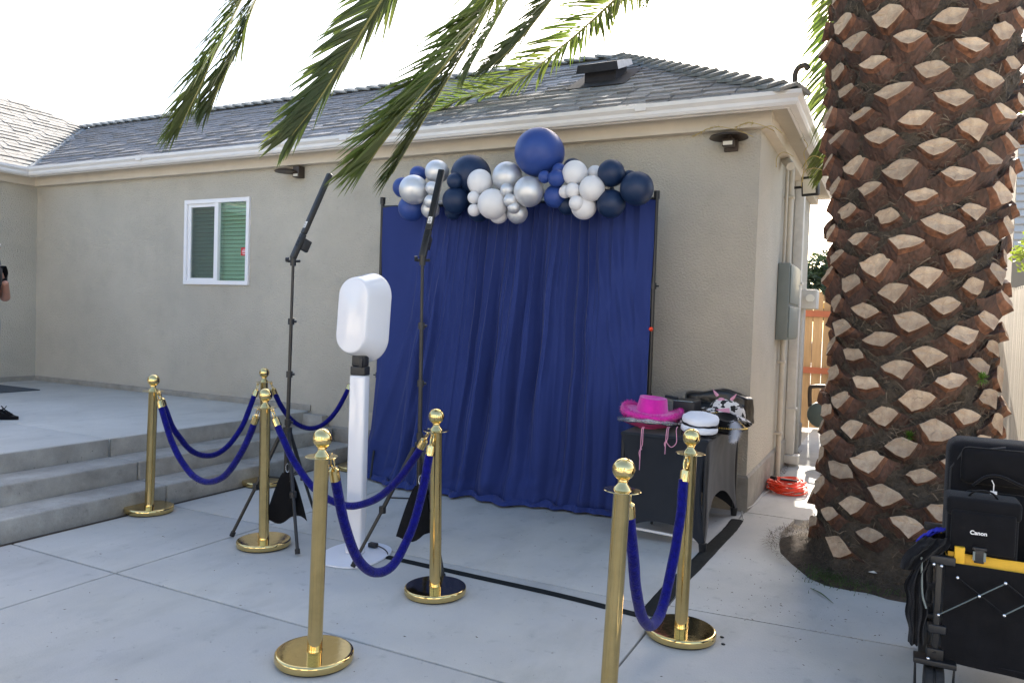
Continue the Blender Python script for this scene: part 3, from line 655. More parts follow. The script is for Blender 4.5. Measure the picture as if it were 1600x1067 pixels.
def rope(i, j, plow, label, rad=.0215, offi=0, offj=0):
    A, Bp = STOP[i], STOP[j]; d = Bp-A; d.z = 0; d.normalize(); pr_ = V((-d.y, d.x, 0))
    a = A+d*.066+pr_*offi; c = Bp-d*.066+pr_*offj; a.z = A.z-.005; c.z = Bp.z-.005
    mid = (a+c)/2; lo, hi = 0, 1.
    for _ in range(40):
        k = (lo+hi)/2
        if proj((mid.x, mid.y, k))[1] > plow: lo = k
        else: hi = k
    sag = (a.z+c.z)/2-lo; span = (c-a).length
    k = .3
    while (math.cosh(k)-1)/(2*k) < sag/span and k < 6: k += .01
    f = lambda u: a.lerp(c, u)-V((0, 0, sag*(1-(math.cosh(k*(2*u-1))-1)/(math.cosh(k)-1))))
    t = thing('rope', label, 'rope', (mid.x, mid.y, lo), 'blue velvet ropes between the stanchions')
    # arc length sampling
    P = [f(u/200) for u in range(201)]; S = [0]
    for q in range(200): S.append(S[-1]+(P[q+1]-P[q]).length)
    def pos(s):
        s = max(0, min(S[-1], s)); q = next(i for i in range(200) if S[i+1] >= s-1e-9); return P[q].lerp(P[q+1], (s-S[q])/max(1e-9, S[q+1]-S[q]))
    Lr = S[-1]; n = 56; e0 = .10
    pts = [pos(e0+(Lr-2*e0)*q/n) for q in range(n+1)]
    pts = [p+V((noise.noise(p*6), noise.noise(p*6+V((9, 0, 0))), noise.noise(p*6+V((0, 9, 0)))))*.006 for p in pts]
    b = B(); b.tube(pts, [rad*(1+.05*noise.noise(p*22)) for p in pts], 18); part('velvet_rope', b, M_['velvet'], t)
    for s0, sg in ((0, 1), (Lr, -1)):
        b = B(); q = [pos(s0+sg*x) for x in (.048, .058, .075, .108)]; b.tube(q, [.012, .0225, .0235, .0235], 18); part('end_cap', b, M_['brass'], t)
        b = B(); h0, h1 = pos(s0), pos(s0+sg*.05)
        ring = [h0.lerp(h1, .5)+ (h0-h1)*.55*math.cos(2*math.pi*m_/14)+pr_*.010*math.sin(2*math.pi*m_/14) for m_ in range(14)]
        b.tube(ring, .0035, 6, closed=True); ring = [h0+V((0, 0, .004))+ d*.012*math.cos(2*math.pi*m_/12)+V((0, 0, .012))*math.sin(2*math.pi*m_/12) for m_ in range(12)]; b.tube(ring, .003, 6, closed=True)
        part('hook', b, M_['brass'], t)
rope(0, 1, 752, 'blue velvet rope hanging lowest in front of the steps at the left')
rope(0, 2, 711, 'dark blue velvet rope hanging behind the other one at the left steps', offi=.02)
rope(2, 7, 669, 'blue velvet rope before the grey wall, running behind the white post')
rope(1, 4, 788, 'long blue velvet rope crossing the white post to the centre stanchion', offj=.02)
rope(3, 4, 892, 'blue velvet rope hanging in a deep loop right of the white post', offj=-.02, rad=.0225)
rope(6, 5, 972, 'blue velvet rope hanging in a narrow loop before the hat table', rad=.0225)
# ---------------------------------------------------------------- backdrop
bd = thing('backdrop_stand', 'black pipe backdrop stand holding up the blue curtain', 'backdrop stand', (-2.95, 5.62, 0))
PLX, PRX, PY_, PT = -4.235, -1.655, 5.63, 2.47
for x, zt in ((PLX, 2.56), (PRX, 2.50)):
    b = B(); b.tube([(x, PY_, .0), (x, PY_, zt-.05)], .017, 12); b.tube([(x, PY_, zt-.06), (x, PY_, zt)], .024, 12); p_ = part('pole', b, M_['black_metal'], bd)
    for z in (.9, 1.75):
        b = B(); b.tube([(x, PY_, z), (x, PY_, z+.05)], .025, 12); b.tube([(x, PY_, z+.025), (x+.045*(1 if x == PRX else -1), PY_-.01, z+.025)], .007, 6); part('collar', b, M_['black_metal'], bd)
    for a in (R(65), R(185), R(305)):
        b = B(); b.tube([(x, PY_, .42), (x+.38*math.cos(a)*.6, PY_+.3*math.sin(a), .012)], .010, 8); part('leg', b, M_['black_metal'], bd)
b = B(); b.tube([(PLX, PY_, PT), (PRX, PY_, PT-.03)], .016, 10); part('crossbar', b, M_['black_metal'], bd)
b = B(); b.ball((PRX+.005, PY_-.035, 1.445), .017, n=12); part('clip', b, M_['orange'], bd)
b = B(); b.ball((-4.29, 5.60, .32), .016, n=12); part('clip', b, M_['orange'], bd)
rc = random.Random(11)
tk = [0, .08, .14, .20, .27, .34, .41, .48, .55, .62, .70, .78, .86, .93, 1.0]   # fold index -> place along the top
tt = [0, .13, .205, .265, .32, .375, .435, .50, .56, .625, .69, .755, .82, .90, 1.0]
tb = [0, .09, .15, .21, .27, .335, .40, .47, .54, .61, .69, .76, .84, .92, 1.0]
def interp(q, T):
    for i in range(len(tk)-1):
        if q <= tk[i+1]+1e-9: u = (q-tk[i])/(tk[i+1]-tk[i]); return T[i]+(T[i+1]-T[i])*u
    return 1.0
ph = [rc.uniform(0, 6.28) for _ in range(12)]
# pleats: each runs from the rail down, with its own width, depth, start and fade
PL = []
q_ = .13
while q_ < .97:
    PL.append((q_, rc.uniform(.007, .013), rc.uniform(.5, 1.15), rc.uniform(.3, 1.2), rc.uniform(-.010, .010), rc.uniform(.0, 1.0)))
    q_ += rc.uniform(.015, .042)
PLB = [(rc.uniform(.02, .98), rc.uniform(.012, .028), rc.uniform(.5, 1.0), rc.uniform(-.03, .03)) for _ in range(34)]
def fold(q, t):
    a = 0
    for c0, w_, am, life, dr, wid in PL:
        d = q-(c0+dr*t)
        if abs(d) < .05:
            ww = w_*(1+wid*t*1.6); k = am*max(.12, 1-max(0, t-.25)*(1.6-life)); a += k*max(0, 1-abs(d)/(ww*1.7))**1.3*1.25
    for c0, w_, am, dr in PLB:
        d = q-(c0+dr*(t-.5)); a += am*1.5*max(0, 1-(d/w_/1.6)**2)**1.5*min(1, t*1.6)**1.5
    return a-.6
def curt(u, v):
    q = u; t = min(v/.955, 1); fl = max(0, (v-.955)/.045)
    e = t**.75
    s = interp(q, tt)*(1-e)+interp(q, tb)*e
    xl = PLX+.03-.11*t**3; xr = PRX+.002-.008*math.sin(t*3.1)-.10*max(0, t-.8)
    mid = min(1, max(0, (q-.10)/.16))*(1 if q < .9 else max(.45, 1-(q-.9)*5.5))
    am = (.044+.004*min(1, t*1.6))*(.26+.74*mid)*(1-.35*max(0, t-.35)/.65)
    ed = min(1, q/.02, (1-q)/.02)
    y = PY_-.035-am*ed*fold(q, t)
    y -= (.03+.15*math.sin(math.pi*min(1, max(0, q))**.9))*t**1.8*ed**.5
    for c0, c1, w_, am2 in ((.20, .03, .016, .030), (.235, .10, .013, .022), (.15, .0, .03, .02), (.26, .17, .014, .028), (.88, 1.02, .012, .026), (.84, .985, .010, .022), (.91, 1.06, .012, .02)):
        cc = c0+(c1-c0)*min(1, t*1.15); y -= am2*math.exp(-((q-cc)/w_)**2)*min(1, t*5)
    y -= .030*noise.noise(V((q*7-t*2.5, t*3.2, 3)))*min(1, t*3)+.004*noise.noise(V((q*20-t*6, t*6, 8)))*min(1, t*2)
    z = PT-.012-(.03*q)-(PT-.022-.03*q)*t
    z += .010*math.sin(q*60)*(1-min(1, t*20))
    if t > .82:
        k = (t-.82)/.18; y -= .05*k*k*(.5+noise.noise(V((q*9, k*2.5, 7))))+.022*k*noise.noise(V((q*24, k*5, 1)))
        z += .05*k*(1-k)*noise.noise(V((q*18, t*24, 4)))
    x = xl+(xr-xl)*s+.014*noise.noise(V((q*14, t*5, 9)))*min(1, t*4)
    if t > .8: x += -.10*((t-.8)/.2)**2*max(0, .12-q)/.12
    if fl > 0:
        y -= fl*(.09+.07*noise.noise(V((q*11, 1, 2)))); z = .012+.040*math.sin(fl*3.14)*(1+noise.noise(V((q*22, fl*2, 5))))*.8+.006
        x += fl*.03*noise.noise(V((q*12, 8, 3)))
    return V((x, y, max(z, .008)))
b = B(); b.grid(curt, 700, 160)
cu = part('curtain', b, M_['curtain'], None, fix=False)
tag(cu, 'deep blue fabric curtain hung in folds, trailing on the concrete', 'curtain')
# ---------------------------------------------------------------- balloon garland
gl = thing('balloon_garland', 'garland of blue, navy, silver and white balloons along the curtain top', 'balloon garland', (-2.9, 5.4, 2.4))
BL = [(0, 195, 655, 105, 'b', 1), (0, 355, 520, 88, 'b', 2), (0, 310, 678, 153, 's', -1), (0, 548, 492, 122, 's', .5), (0, 282, 870, 135, 'b', .5), (0, 500, 660, 70, 's', -1), (0, 485, 800, 70, 's', -1.2),
      (0, 480, 880, 95, 's', .3), (0, 905, 530, 212, 'n', 1.6), (0, 738, 590, 85, 'n', -.6), (0, 748, 790, 142, 'n', 0), (0, 1000, 600, 134, 'w', -.2), (0, 935, 758, 66, 'w', -1), (0, 938, 890, 66, 'w', -1),
      (0, 1130, 825, 157, 'w', -1), (0, 1190, 930, 100, 'w', .3), (0, 1285, 545, 158, 's', .3), (0, 1283, 680, 72, 's', -1.1), (0, 1315, 790, 72, 's', -1.4), (0, 1350, 862, 66, 's', -1.2), (0, 1390, 925, 108, 's', .2),
      (0, 980, 900, 110, 'n', 1.2), (0, 720, 900, 90, 'n', 1.4),
      (1, 280, 290, 255, 'b', .6), (1, 175, 697, 160, 's', -.6), (1, 338, 545, 66, 'b', -1), (1, 462, 560, 90, 'b', -.8), (1, 490, 475, 75, 'b', .1), (1, 452, 748, 122, 'b', .3), (1, 655, 508, 134, 'w', -.2),
      (1, 555, 700, 68, 'w', -.6), (1, 632, 685, 80, 'w', -1.1), (1, 832, 665, 134, 'w', -.9), (1, 672, 818, 80, 'w', -1.2), (1, 748, 855, 134, 'w', -.1), (1, 1032, 505, 142, 'n', -.2), (1, 865, 510, 85, 'w', 1.4),
      (1, 630, 450, 98, 'n', 1.3), (1, 1030, 825, 148, 'n', 0), (1, 1300, 665, 176, 'n', -.3), (1, 1222, 560, 85, 'n', 1.2), (1, 575, 840, 100, 'n', 1.0), (1, 980, 660, 50, 's', .8), (1, 960, 700, 110, 'n', 1.3)]
mats_b = {'b': ('b_blue', 'bright blue balloon'), 'n': ('b_navy', 'dark navy balloon'), 's': ('b_silver', 'shiny silver balloon'), 'w': ('b_white', 'matt white balloon')}
for cr, X, Y, Rr, c, lay in BL:
    px, py = (600+X/6.668, 195+Y/6.668) if cr == 0 else (800+X/6.67, 195+Y/6.67)
    yy = 5.36+.075*lay; p = at(px, py, 1, yy); dep = proj(p)[2]; r = Rr/6.67*dep/FOC
    back = V((rnd(-.5, .5), 1, rnd(-.5, .5))).normalized(); Mr = back.to_track_quat('Z', 'Y').to_matrix()
    k = 16; prof = []
    for i in range(k+1):
        a = math.pi*i/k; prof.append((max(1e-4, math.sin(a)*r*(1-.10*max(0, -math.cos(a))*0)), -math.cos(a)*r))
    prof = [(rr_, z_*(1.0 if z_ < 0 else 1.12)) for rr_, z_ in prof]; prof[-1] = (.008, prof[-1][1]); prof += [(.007, prof[-1][1]+.008), (.011, prof[-1][1]+.016)]
    b = B(); b.lathe(prof, 32, p, Mr); part('balloon', b, M_[mats_b[c][0]], gl, mats_b[c][1] if Rr > 200 or (X, Y) in ((310, 678), (1300, 665), (1130, 825)) else None)
b = B(); b.tube(bez([(-3.9, 5.48, 2.47), (-3.6, 5.46, 2.46), (-3.0, 5.48, 2.5), (-2.3, 5.47, 2.46), (-1.75, 5.5, 2.42)], 6), .01, 6); part('string', b, M_['white_cloth'], gl)
# ---------------------------------------------------------------- photo booth
bo = at(558, 866, 2, 0)
pb = thing('photo_booth', 'white photo booth with capsule head on a slim post and oval base', 'photo booth', bo)
b = B(); fx = math.radians(8)
def ovl(rx, ry, n=48, pw=2.4): return [(math.copysign(abs(math.cos(2*math.pi*i/n))**(2/pw), math.cos(2*math.pi*i/n))*rx, math.copysign(abs(math.sin(2*math.pi*i/n))**(2/pw), math.sin(2*math.pi*i/n))*ry) for i in range(n)]
Mb = Matrix.Translation(bo+V((0, -.02, 0)))@Matrix.Rotation(fx, 4, 'Z')
bb = B(); bb.prism(ovl(.20, .25), .003, .012, Mb); part('base_plate', bb, M_['white_paint'], pb)
bb = B(); bb.box(-.055, .055, -.035, .035, .012, 1.115, Mb, bev=.014); part('post', bb, M_['booth_white'], pb)
bb = B(); bb.box(-.050, .050, -.032, .036, 1.116, 1.17, Mb, bev=.006); bb.box(-.043, .043, -.028, .032, 1.171, 1.235, Mb, bev=.005); nk = part('neck', bb, M_['black_plastic'], pb)
bb = B(); bb.box(.018, .040, -.050, -.029, 1.165, 1.225, Mb, bev=.004); part('tilt_knob', bb, M_['black_plastic'], nk)
def caps_loop(w_, h_, n=48):
    r = w_/2; out = []
    for i in range(n+1):
        a = -math.pi*i/n; out.append((r*math.cos(a), -(h_/2-r)+r*math.sin(a)))
    for i in range(n+1):
        a = math.pi-math.pi*i/n; out.append((r*math.cos(a), (h_/2-r)+r*math.sin(a)))
    return out[::-1]
hc = bo+V((-.022, 0, 0)); Mh = Matrix.Translation(V((hc.x, hc.y, 1.475)))@Matrix.Rotation(R(0), 4, 'Z')@Matrix.Rotation(R(-4), 4, 'X')
lo = [(.205, .440, -.088), (.217, .452, -.086), (.225, .460, -.080), (.234, .470, -.064), (.262, .500, -.01), (.290, .532, .04), (.306, .552, .072), (.312, .558, .084), (.308, .554, .094), (.29, .535, .098)]
L0 = [caps_loop(a, c) for a, c, _ in lo]; n_ = len(L0[0]); vs = [Mh@V((x, lo[i][2], z)) for i in range(len(lo)) for x, z in L0[i]]
fs = [(i*n_+k, i*n_+(k+1) % n_, (i+1)*n_+(k+1) % n_, (i+1)*n_+k) for i in range(len(lo)-1) for k in range(n_)]+[tuple(range(n_)), tuple((len(lo)-1)*n_+k for k in range(n_))[::-1]]
bb = B(); bb.add(vs, fs, True); hd = part('head', bb, M_['booth_white'], pb)
bb = B(); bb.box(-.085, .085, .0995, .104, -.15, .17, Mh); part('screen', bb, M_['black_plastic'], hd)
bb = B(); q = at(583, 853, 2, .02); bb.box(q.x-.03, q.x+.03, q.y-.018, q.y+.018, .013, .042, bev=.006)
pl = part('power_plug', bb, M_['black_plastic'], None); tag(pl, 'black power plug lying on the white booth base', 'plug')
bb = B(); bb.tube(bez([(q.x+.03, q.y, .03), at(601, 858, 2, .03), at(606, 866, 2, .01), at(598, 872, 2, .006), (q.x+.1, q.y-.22, .006)], 6), .004, 6); cbm = part('cable', bb, M_['black_plastic'], pl)
# ---------------------------------------------------------------- light stands
def light_stand(feet, axis, hub, top, tip, face, label, bagp):
    ax = V(axis); t = thing('light_stand', label, 'light stand', (ax.x, ax.y, 0), 'black tripod stands with wand lights')
    tp = V(top); bt = V((ax.x, ax.y, .36)); d = (tp-bt)
    seg = [(0, .28, .016), (.28, .50, .013), (.50, .74, .0115), (.74, 1.0, .0095)]
    b = B()
    for a, c, r in seg: b.tube([bt+d*a, bt+d*c], r, 12)
    part('pole', b, M_['black_metal'], t)
    for a in (.28, .50, .74):
        b = B(); b.tube([bt+d*a-d.normalized()*.02, bt+d*a+d.normalized()*.02], .021, 10); q = bt+d*a; b.tube([q, q+RT*.034], .008, 8); part('collar', b, M_['black_plastic'], t)
    hb = V((ax.x, ax.y, hub)); hb.x = (bt+d*((hub-.36)/d.z)).x; hb.y = (bt+d*((hub-.36)/d.z)).y
    b = B(); b.tube([hb-V((0, 0, .05)), hb+V((0, 0, .03))], .030, 12); part('hub', b, M_['black_plastic'], t)
    for f in feet:
        f = V(f); o = (f-hb); o.z = 0; o.normalize(); h0 = hb+o*.035; m_ = h0.lerp(f, .52)
        b = B(); b.tube([h0, m_], .0135, 8); b.tube([m_, f+V((0, 0, .02))], .0105, 8); lg = part('leg', b, M_['black_metal'], t)
        b = B(); b.tube([m_-o*.0+V((0, 0, .02)), m_-V((0, 0, .02))], .021, 8); part('clamp', b, M_['black_plastic'], lg)
        e = (f-m_).normalized(); b = B(); b.tube([f-e*.03+V((0, 0, .012)), f+V((0, 0, .012))], .016, 8); part('foot', b, M_['rubber'], lg)
        b = B(); b.tube([bt+V((0, 0, .03)), h0.lerp(f, .42)], .005, 6); part('brace', b, M_['black_metal'], lg)
    # wand light
    wl = thing('wand_light', 'black wand light on the '+label.split(',')[0], 'light', tp)
    tipv = V(tip); e = (tipv-tp).normalized()
    b = B(); b.tube([tp-V((0, 0, .01)), tp+V((0, 0, .05))], .019, 10); b.tube([tp+V((0, 0, .02))-RT*.035, tp+V((0, 0, .02))+RT*.045], .009, 8); b.tube([tp+V((0, 0, .03))-RT*.03, tp+V((0, 0, .03))-RT*.048], .016, 8); part('swivel', b, M_['black_metal'], wl)
    fz = V(face); fz = (fz-e*fz.dot(e)).normalized(); sx = e.cross(fz)
    Mw = Matrix((sx, fz, e)).transposed().to_4x4(); Mw.translation = tp+V((0, 0, .045)); Lw = (tipv-Mw.translation).length
    b = B(); b.box(-.021, .021, -.017, .017, -.01, .17, Mw, bev=.007); part('handle', b, M_['black_metal'], wl)
    b = B(); b.box(-.020, .020, -.015, .015, .171, Lw, Mw, bev=.006); part('tube', b, M_['black_metal'], wl)
    b = B(); b.box(-.012, .012, .0145, .0158, .21, .255, Mw); lb = part('sticker', b, M_['print_white'], wl)
    b = B()
    ring = [Mw@V((.006*math.cos(a*.6), .0165, .240+.006*math.sin(a*.6))) for a in range(11)]; b.tube(ring, .0012, 4, closed=True)
    for k in range(3): b.box(-.008, .008, .0160, .0168, .214+.006*k, .2165+.006*k, Mw)
    part('print', b, M_['black_plastic'], lb)
    b = B()
    for k, z in enumerate((.085, .11, .135)): b.tube([Mw@V((0, .016, z)), Mw@V((0, .021, z))], .0075, 10)
    part('button', b, M_['black_plastic'], wl)
    b = B(); b.box(-.016, .016, -.075, -.018, .07, .15, Mw, bev=.006); part('battery', b, M_['black_plastic'], wl)
    # weight bag hanging in the tripod
    bp = V(bagp)
    sb_ = thing('weight_bag', 'black cloth weight bag hanging in the '+label.split(',')[0], 'bag', bp)
    def bagf(sgn):
        def f(u, v):
            w_ = .024+.075*v**.7; x = (u-.5)*2*w_; y = sgn*(.01+.028*math.sin(math.pi*v)*(1-(2*u-1)**2))
            z = -.30*v-(.05*sgn*(u-.5)+.03*math.sin(u*5+sgn))*v
            return bp+RT*(x+.03*sgn*v)+V((0, 1, 0))*y+V((0, 0, z-RT.z*x))
        return f
    b = B()
    for sg in (1, -1): b.grid(bagf(sg), 10, 14)
    part('pouch', b, M_['black_fabric'], sb_, fix=False)
    b = B(); b.tube([bp+V((0, 0, .0))+RT*(.012*math.cos(a*.6))+V((0, 0, .03+.028*math.sin(a*.6))) for a in range(11)], .0025, 5, closed=True); part('ring', b, M_['steel'], sb_)
def onp(px, py, y): return at(px, py, 1, y)
light_stand([at(362, 840, 2, 0), at(465, 868, 2, 0), at(492, 806, 2, 0)], (-3.525, 3.72, 0), .70, onp(458, 413, 3.72), onp(519, 274, 3.95), -FW-RT*.9, 'left light stand, before the plain stucco wall', onp(449, 738, 3.64))
light_stand([at(551, 888, 2, 0), at(693, 908, 2, 0), at(672, 815, 2, 0)], (-2.50, 3.76, 0), .70, onp(660, 412, 3.80), onp(692, 268, 4.0), -FW-RT*.15, 'right light stand, before the blue curtain', onp(657, 758, 3.64))
# ---------------------------------------------------------------- table with stretch cover
TX0, TX1, TY0, TY1, TZ = -1.64, -1.04, 4.93, 6.06, .742
tb_ = thing('folding_table', 'small folding table under a black stretch cover, hats piled on it', 'table', ((TX0+TX1)/2, (TY0+TY1)/2, 0))
b = B(); b.box(TX0, TX1, TY0, TY1, TZ-.03, TZ, bev=.012); cv = part('cover', b, M_['spandex'], tb_)
def panel(p0, p1, ins, arch):
    p0, p1 = V(p0), V(p1); d = p1-p0; L_ = d.length; d.normalize(); nn = V((d.y, -d.x, 0))
    def f(u, v):
        e = abs(2*u-1); zb = .02+arch*(1-e**2.6)
        z = (TZ-.014)*(1-v)+zb*v; h = (TZ-z)/TZ
        side = ins*math.sin(min(1, h*1.15)*math.pi)**.8*e**2*math.copysign(1, u-.5) if 0 < h*1.15 < 1 else 0
        mid = .045*math.sin(math.pi*min(1, h))*(1-e**2)
        w = (u-.5)*L_*(1-.02*h); p = (p0+p1)/2+d*(w-side)-nn*(mid+.02*h*0)
        p += nn*(.003*noise.noise(V((u*9, v*4, p0.x)))+.010*(1-v)**12*0)
        if e > .93: p -= nn*ins*.8*math.sin(min(1, h*1.15)*math.pi)*(e-.93)/.07 if h*1.15 < 1 else V((0, 0, 0))
        return V((p.x, p.y, z))
    return f
b = B()
for p0, p1, ar in (((TX0, TY0, 0), (TX1, TY0, 0), .13), ((TX1, TY0, 0), (TX1, TY1, 0), .26), ((TX1, TY1, 0), (TX0, TY1, 0), .13), ((TX0, TY1, 0), (TX0, TY0, 0), .26)): b.grid(panel(p0, p1, .035, ar), 40, 30)
part('cover_skirt', b, M_['spandex'], tb_, fix=False)
for x in (TX0+.015, TX1-.015):
    for y in (TY0+.02, TY1-.02):
        b = B(); b.tube([(x, y, .0), (x, y, .73)], .013, 8); b.tube([(x, y, 0), (x, y, .06)], [.022, .028], 10); part('leg', b, M_['black_plastic'], tb_)
b = B(); b.tube([(TX0+.03, TY0+.06, .075), (TX1-.05, TY0+.06, .06)], .010, 8); part('crossbar', b, M_['white_metal'], tb_)
# ---- hats
cm = bpy.data.materials.new('cow_print'); cm.use_nodes = True; MAT['cow'] = cm
_n = cm.node_tree.nodes; _l = cm.node_tree.links; tc = _n.new('ShaderNodeTexCoord'); nz = _n.new('ShaderNodeTexNoise'); nz.inputs['Scale'].default_value = 26; nz.inputs['Detail'].default_value = 1.5
cr_ = _n.new('ShaderNodeValToRGB'); cr_.color_ramp.interpolation = 'CONSTANT'; cr_.color_ramp.elements[0].color = (.012, .012, .012, 1); cr_.color_ramp.elements[1].color = (.7, .68, .66, 1); cr_.color_ramp.elements[1].position = .47
_l.new(tc.outputs['Object'], nz.inputs['Vector']); _l.new(nz.outputs['Fac'], cr_.inputs[0]); _l.new(cr_.outputs[0], _n['Principled BSDF'].inputs['Base Color']); _n['Principled BSDF'].inputs['Roughness'].default_value = .9
def brim(c, r0, rx, ry, z0, lift, tilt=None, th=.004, wob=.0):
    def f(u, v):
        a = 2*math.pi*u; k = v if v <= .5 else 1-v; k *= 2
        x = math.cos(a)*(r0+(rx-r0)*k); y = math.sin(a)*(r0*.9+(ry-r0*.9)*k)
        z = z0+lift(a)*k**1.6+(th if v > .5 else 0)+wob*math.sin(5*a)*k
        p = V((x, y, z)); return c+(tilt@p if tilt else p)
    return f
def cowboy(name, label, c, brim_m, crown_m, lift, rx, ry, hcr, tilt=None, crown=True, cr0=.08, ck=1.0):
    t = thing(name, label, 'hat', c)
    b = B(); b.grid(brim(c, cr0, rx, ry, 0, lift, tilt), 72, 12); part('brim', b, brim_m, t)
    if crown:
        def cf(u, v):
            a = 2*math.pi*u
            if v < .7: k = v/.7; r = (.088-.014*k+.002*math.sin(3*a))*ck; z = hcr*k; q = V((math.cos(a)*r, math.sin(a)*r*1.15, z))
            else: k = (v-.7)/.3; r = .074*ck*max(0, math.cos(k*math.pi/2))**.8; z = hcr+.012*math.sin(min(1, k*1.6)*math.pi)*(.6+.4*math.cos(2*a))-.026*k ; q = V((math.cos(a)*r, math.sin(a)*r*1.15, z))
            return c+(tilt@q if tilt else q)
        b = B(); b.grid(cf, 48, 24); part('crown', b, crown_m, t)
    return t
hcn = at(1015, 662, 1, 5.19); hcn.z = TZ+.012
lf1 = lambda a: .018+.060*abs(math.sin(a))**1.5*(1 if math.sin(a) < 0 else .6)+.02*abs(math.cos(a))
h1 = cowboy('cowboy_hat', 'pink hat with silver sequin brim under the fuzzy magenta hat', hcn, M_['pink_dark'], M_['pink_dark'], lambda a: .034+.030*abs(math.sin(a)), .213, .205, .10, None)
b = B(); ed = [hcn+V((math.cos(a)*.214, math.sin(a)*.206, .036+.030*abs(math.sin(a)))) for a in [2*math.pi*i/80 for i in range(80)]]
b.tube(ed, [.017+.004*math.sin(i*7) for i in range(80)], 8, closed=True); part('sequin_trim', b, M_['sequin'], h1)
b = B(); rs = random.Random(3)
for i in range(1100):
    a = rs.uniform(0, 6.283); q = hcn+V((math.cos(a)*rs.uniform(.200, .228), math.sin(a)*rs.uniform(.192, .220), .036+.030*abs(math.sin(a))+rs.uniform(-.014, .014)))
    n1 = V((rs.uniform(-1, 1), rs.uniform(-1, 1), rs.uniform(-1, 1))).normalized()*.0065; n3 = n1.cross(V((0, .3, 1))).normalized()*.0065
    b.add([q-n1, q+n3, q+n1, q-n3], [(0, 1, 2, 3)])
part('sequins', b, M_['sequin'], h1, kind='stuff', fix=False)
for px, ln, ww in ((1003, .27, .006), (1042, .16, .008), (1057, .13, .0)):
    b = B(); q = at(px, 672, 1, 4.915); q.y = 4.91
    if ww: b.tube(bez([q+V((0, .03, .02)), q, q+V((-.004, 0, -ln*.5)), q+V((-.006, 0, -ln))], 6), .0028, 6); b.tube(bez([q+V((.01, .03, .02)), q+V((.010, 0, 0)), q+V((.008, 0, -ln*.35)), q+V((-.012, 0, -ln*.55)), q+V((-.004, 0, -ln*.72))], 6), .0028, 6); b.ball(q+V((0, 0, -ln*.47)), .007, n=8)
    else: b.tube(bez([q+V((0, .03, .02)), q, q+V((.004, 0, -.08)), q+V((-.03, 0, -.115)), q+V((-.065, 0, -.085))], 6), .0028, 6)
    part('cord', b, M_['pink_cord'], h1)
h2c = hcn+V((.012, .0, .112)); T2 = Matrix.Rotation(R(5), 3, 'Y')@Matrix.Rotation(R(1), 3, 'X')
lf2 = lambda a: .020*math.cos(2*a)+.008*math.sin(a*3)-.006
h2 = cowboy('cowboy_hat', 'bright magenta cowboy hat with fluffy brim edge, on top of the pile', h2c, M_['pink_felt'], M_['pink_felt'], lf2, .205, .190, .098, T2, cr0=.11, ck=1.28)
b = B(); rs = random.Random(5)
ed = [h2c+T2@V((math.cos(a)*.203, math.sin(a)*.188, lf2(a))) for a in [2*math.pi*i/60 for i in range(60)]]
b.tube(ed, .019, 8, closed=True)
for i in range(5200):
    a = rs.uniform(0, 6.283); c_ = h2c+T2@V((math.cos(a)*.203, math.sin(a)*.188, lf2(a))); d_ = V((rs.gauss(0, 1), rs.gauss(0, 1), rs.gauss(0, 1))).normalized()
    s_ = d_.cross(V((0.3, .2, 1))).normalized()*.0028; b.add([c_+d_*.010-s_, c_+d_*.010+s_, c_+d_*rs.uniform(.028, .046)-V((0, 0, .003))], [(0, 1, 2)])
part('fluff', b, M_['pink_felt'], h2, kind='stuff', fix=False)
# captain hats
cc = at(1092, 671, 1, 5.10); cc.z = TZ
for k, (dz, lab, tl) in enumerate(((.006, 'white captain hat with black visor lying flat, under the other one', 3), (.068, 'white captain hat with black band stacked on top of the other', 7))):
    c = cc+V((.004*k, .012*k, dz)); t = thing('captain_hat', lab, 'hat', c); TK = Matrix.Rotation(R(tl), 3, 'X')@Matrix.Rotation(R(4), 3, 'Y')@Matrix.Diagonal((1, 1.1, 1))
    b = B(); b.lathe([(.104, -.006), (.118, -.004), (.1195, .022), (.110, .0245)], 48, c, TK); part('band', b, M_['black_fabric'], t)
    b = B(); b.lathe([(.110, .025), (.118, .027), (.122, .034), (.122, .052), (.117, .062), (.105, .069), (.085, .073), (.05, .075), (.0001, .076)], 48, c, TK)
    b.v = [tuple(V(p)+V((0, 0, .006*noise.noise(V(p)*22)))) for p in b.v]; part('crown', b, M_['white_cloth'], t)
    b = B(); b.tube([c+TK@V((math.cos(a)*.116, math.sin(a)*.116, .012)) for a in [math.pi*1.05+math.pi*.9*i/16 for i in range(17)]], .004, 6); part('strap', b, M_['black_plastic'], t)
    if k == 0:
        def vis(u, v):
            a = math.pi*(1.15+.7*u); r = .10+.06*math.sin(math.pi*u)*v; return c+V((math.cos(a)*r, math.sin(a)*r*1.12, .006-.008*v))
        b = B(); b.grid(vis, 16, 4); part('visor', b, M_['black_leather'], t)
